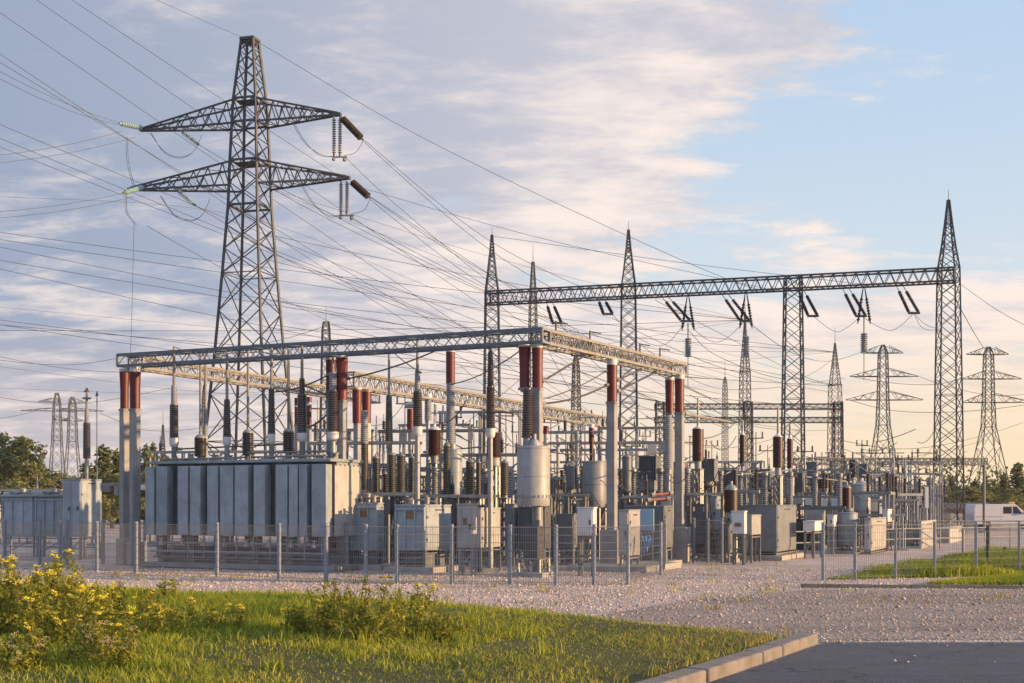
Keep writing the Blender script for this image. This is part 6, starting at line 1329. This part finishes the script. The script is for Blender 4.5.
# ------------------------------------------------------------------ flowering plants
def tansy(px, ybase, H, spread, nst, label, flower='yellow', fl=1.0, seed=0, leafd=1.0):
    global rng
    st = rng; rng = np.random.default_rng(seed); x0, y0 = G(px, ybase); z0 = float(lawn_z(np.array([x0]), np.array([y0]))[0]) - .03
    t = thing('flowering_herb', label, 'plant', (x0, y0, z0)); sm = MB(); lc = []; ls = []; fc = []
    for i in range(nst):
        a = rng.uniform(0, 6.283); b = math.sqrt(rng.uniform(0, 1)) * spread; bx, by = math.cos(a) * b, math.sin(a) * b; h = H * rng.uniform(.45, 1.0) ** 1.2 * (1 - .2 * b / spread); la = rng.uniform(0, 6.283); ln = h * rng.uniform(.03, .3)
        pts = [np.array((bx + math.cos(la) * ln * q ** 1.6, by + math.sin(la) * ln * q ** 1.6, h * q)) for q in (0, .35, .7, 1)]; sm.path(pts, .006, 4)
        for q in np.linspace(.06, .93, int(10 * leafd * (h / .8) + 4)):
            p = pts[0] + (pts[-1] - pts[0]) * q; p[0] = bx + math.cos(la) * ln * q ** 1.6; p[1] = by + math.sin(la) * ln * q ** 1.6
            for k in range(2): lc.append(p + rng.normal(0, .022 + .05 * (1 - q), 3) * (1, 1, .5))
        if rng.random() < fl * .62:
            top = pts[-1]
            for k in range(rng.integers(3, 6)):
                e = top + np.array((rng.normal(0, .04), rng.normal(0, .04), rng.uniform(-.07, .03))); sm.tube(top - (0, 0, .14), e, .003, n=3)
                for c in range(rng.integers(12, 20)): fc.append(e + np.array((rng.normal(0, .020), rng.normal(0, .020), rng.uniform(-.012, .022))))
    sm.build('stems', M['stalk'], t); lc = np.array(lc)
    v, n = leaf_cloud(lc, .028, 5, np.full((len(lc), 3), .035), 3.4); o = mesh_np('foliage', M['herb'], v, np.arange(n * 4), np.full(n, 4), t)
    if fc:
        fc = np.array(fc); m = len(fc); r = rng.uniform(.006, .012, m)[:, None, None]; base = np.array([(1, 0, 0), (0, 1, 0), (-1, 0, 0), (0, -1, 0), (.0, 0, .6), (0, 0, -.5)], float)
        v = (fc[:, None] + base[None] * r).reshape(-1, 3); tri = np.array([(0, 1, 4), (1, 2, 4), (2, 3, 4), (3, 0, 4), (1, 0, 5), (2, 1, 5), (3, 2, 5), (0, 3, 5)]).ravel(); f = ((np.arange(m) * 6)[:, None] + tri[None]).ravel(); mesh_np('flower_heads', M[flower], v, f, np.full(m * 8, 3), t)
    rng = st
PL = [(18, 640, 1.30, .62, 40, 'tallest yellow flowering bush at the left edge of the lawn'), (62, 628, 1.28, .55, 34, 'tall yellow flowering bush second from the left edge'), (-12, 622, 1.25, .5, 26, 'yellow flowering bush cut by the left edge of the picture'), (52, 655, 1.0, .45, 24, 'yellow flowering bush in front of the two tall ones'), (100, 640, .95, .42, 20, 'mid height yellow flowering bush right of the tall ones'), (128, 632, .78, .40, 16, 'low yellow flowering plant behind the flower row'),
      (112, 655, .62, .3, 12, 'low yellow flowers in the middle of the flower row'), (150, 645, .6, .34, 14, 'low yellow flowers right in the flower row'), (190, 640, .62, .3, 10, 'last low yellow flowers at the right of the flower row'), (172, 606, .55, .2, 5, 'small yellow flower tuft near the gravel edge'), (228, 640, .5, .25, 6, 'small loose plant with few yellow flowers left of the middle shrub')]
for i, (px, y, H, s, n, lab) in enumerate(PL): tansy(px, y, H * 1.06, s * 1.1, max(4, int(n * .72)), lab, seed=100 + i)
tansy(88, 676, .62, .32, 14, 'cream headed faded plant in the lower left foreground', 'cream', 1.0, 201); tansy(22, 682, .55, .3, 12, 'cream headed faded plant in the lower left corner', 'cream', .9, 202); tansy(122, 682, .55, .22, 8, 'small cream headed plant right of the larger faded one', 'cream', 1.0, 203)
tansy(335, 646, .95, .5, 15, 'tall green weed shrub in the middle of the lawn', 'yellow', .15, 301, .75); tansy(372, 650, 1.12, .55, 17, 'tallest green weed shrub in the middle of the lawn', 'yellow', .2, 302, .75); tansy(412, 646, 1.05, .5, 12, 'green weed shrub at the right of the middle clump', 'yellow', .2, 303, .75); tansy(310, 642, .55, .35, 14, 'low weed at the left of the middle clump', 'yellow', .15, 304, 1.2); tansy(445, 648, .5, .35, 12, 'low weed trailing right of the middle clump', 'yellow', .2, 305, 1.2)
# unseen shrubs added right of the picture to shade the drive and the road
for x, y, h, kind, lab in ((19.5, 13.0, 1.3, 'broadleaf', 'unseen shrub added for shade, right of the picture, nearest the road'), (22.5, 15.5, 1.5, 'broadleaf', 'unseen shrub added for shade, right of the picture, second from the road'), (21, 18.5, 1.3, 'broadleaf', 'unseen shrub added for shade, right of the picture, beside the drive'), (25, 21, 1.7, 'broadleaf', 'largest unseen shrub added for shade, right of the picture, beside the drive'), (27, 24.5, 1.6, 'broadleaf', 'unseen shrub added for shade, right of the picture, nearest the fence')):
    cr, tk = protos[kind][0]; t = thing('broadleaf_tree', lab, 'tree', (x, y, 0), x); t.scale = (h / 10 * 2.6, h / 10 * 2.6, h / 10 * 1.1)
    for nm, me in (('crown', cr), ('trunk', tk)): link(bpy.data.objects.new(nm, me), t)

# ------------------------------------------------------------------ haze over the yard
def haze():
    mt = bpy.data.materials.new('thin evening haze'); mt.use_nodes = True; nt = mt.node_tree; nt.nodes.remove(nt.nodes['Principled BSDF'])
    v = nt.nodes.new('ShaderNodeVolumePrincipled'); v.inputs['Color'].default_value = (0.95, 0.93, 0.92, 1); v.inputs['Density'].default_value = 0.00016; v.inputs['Anisotropy'].default_value = 0.3
    nt.links.new(v.outputs[0], nt.nodes['Material Output'].inputs['Volume'])
    o = MB().box(0, 195, 21, 620, 440, 46).build('haze', mt, smooth=False); tag(o, 'thin warm haze over the yard', kind='stuff')
haze()
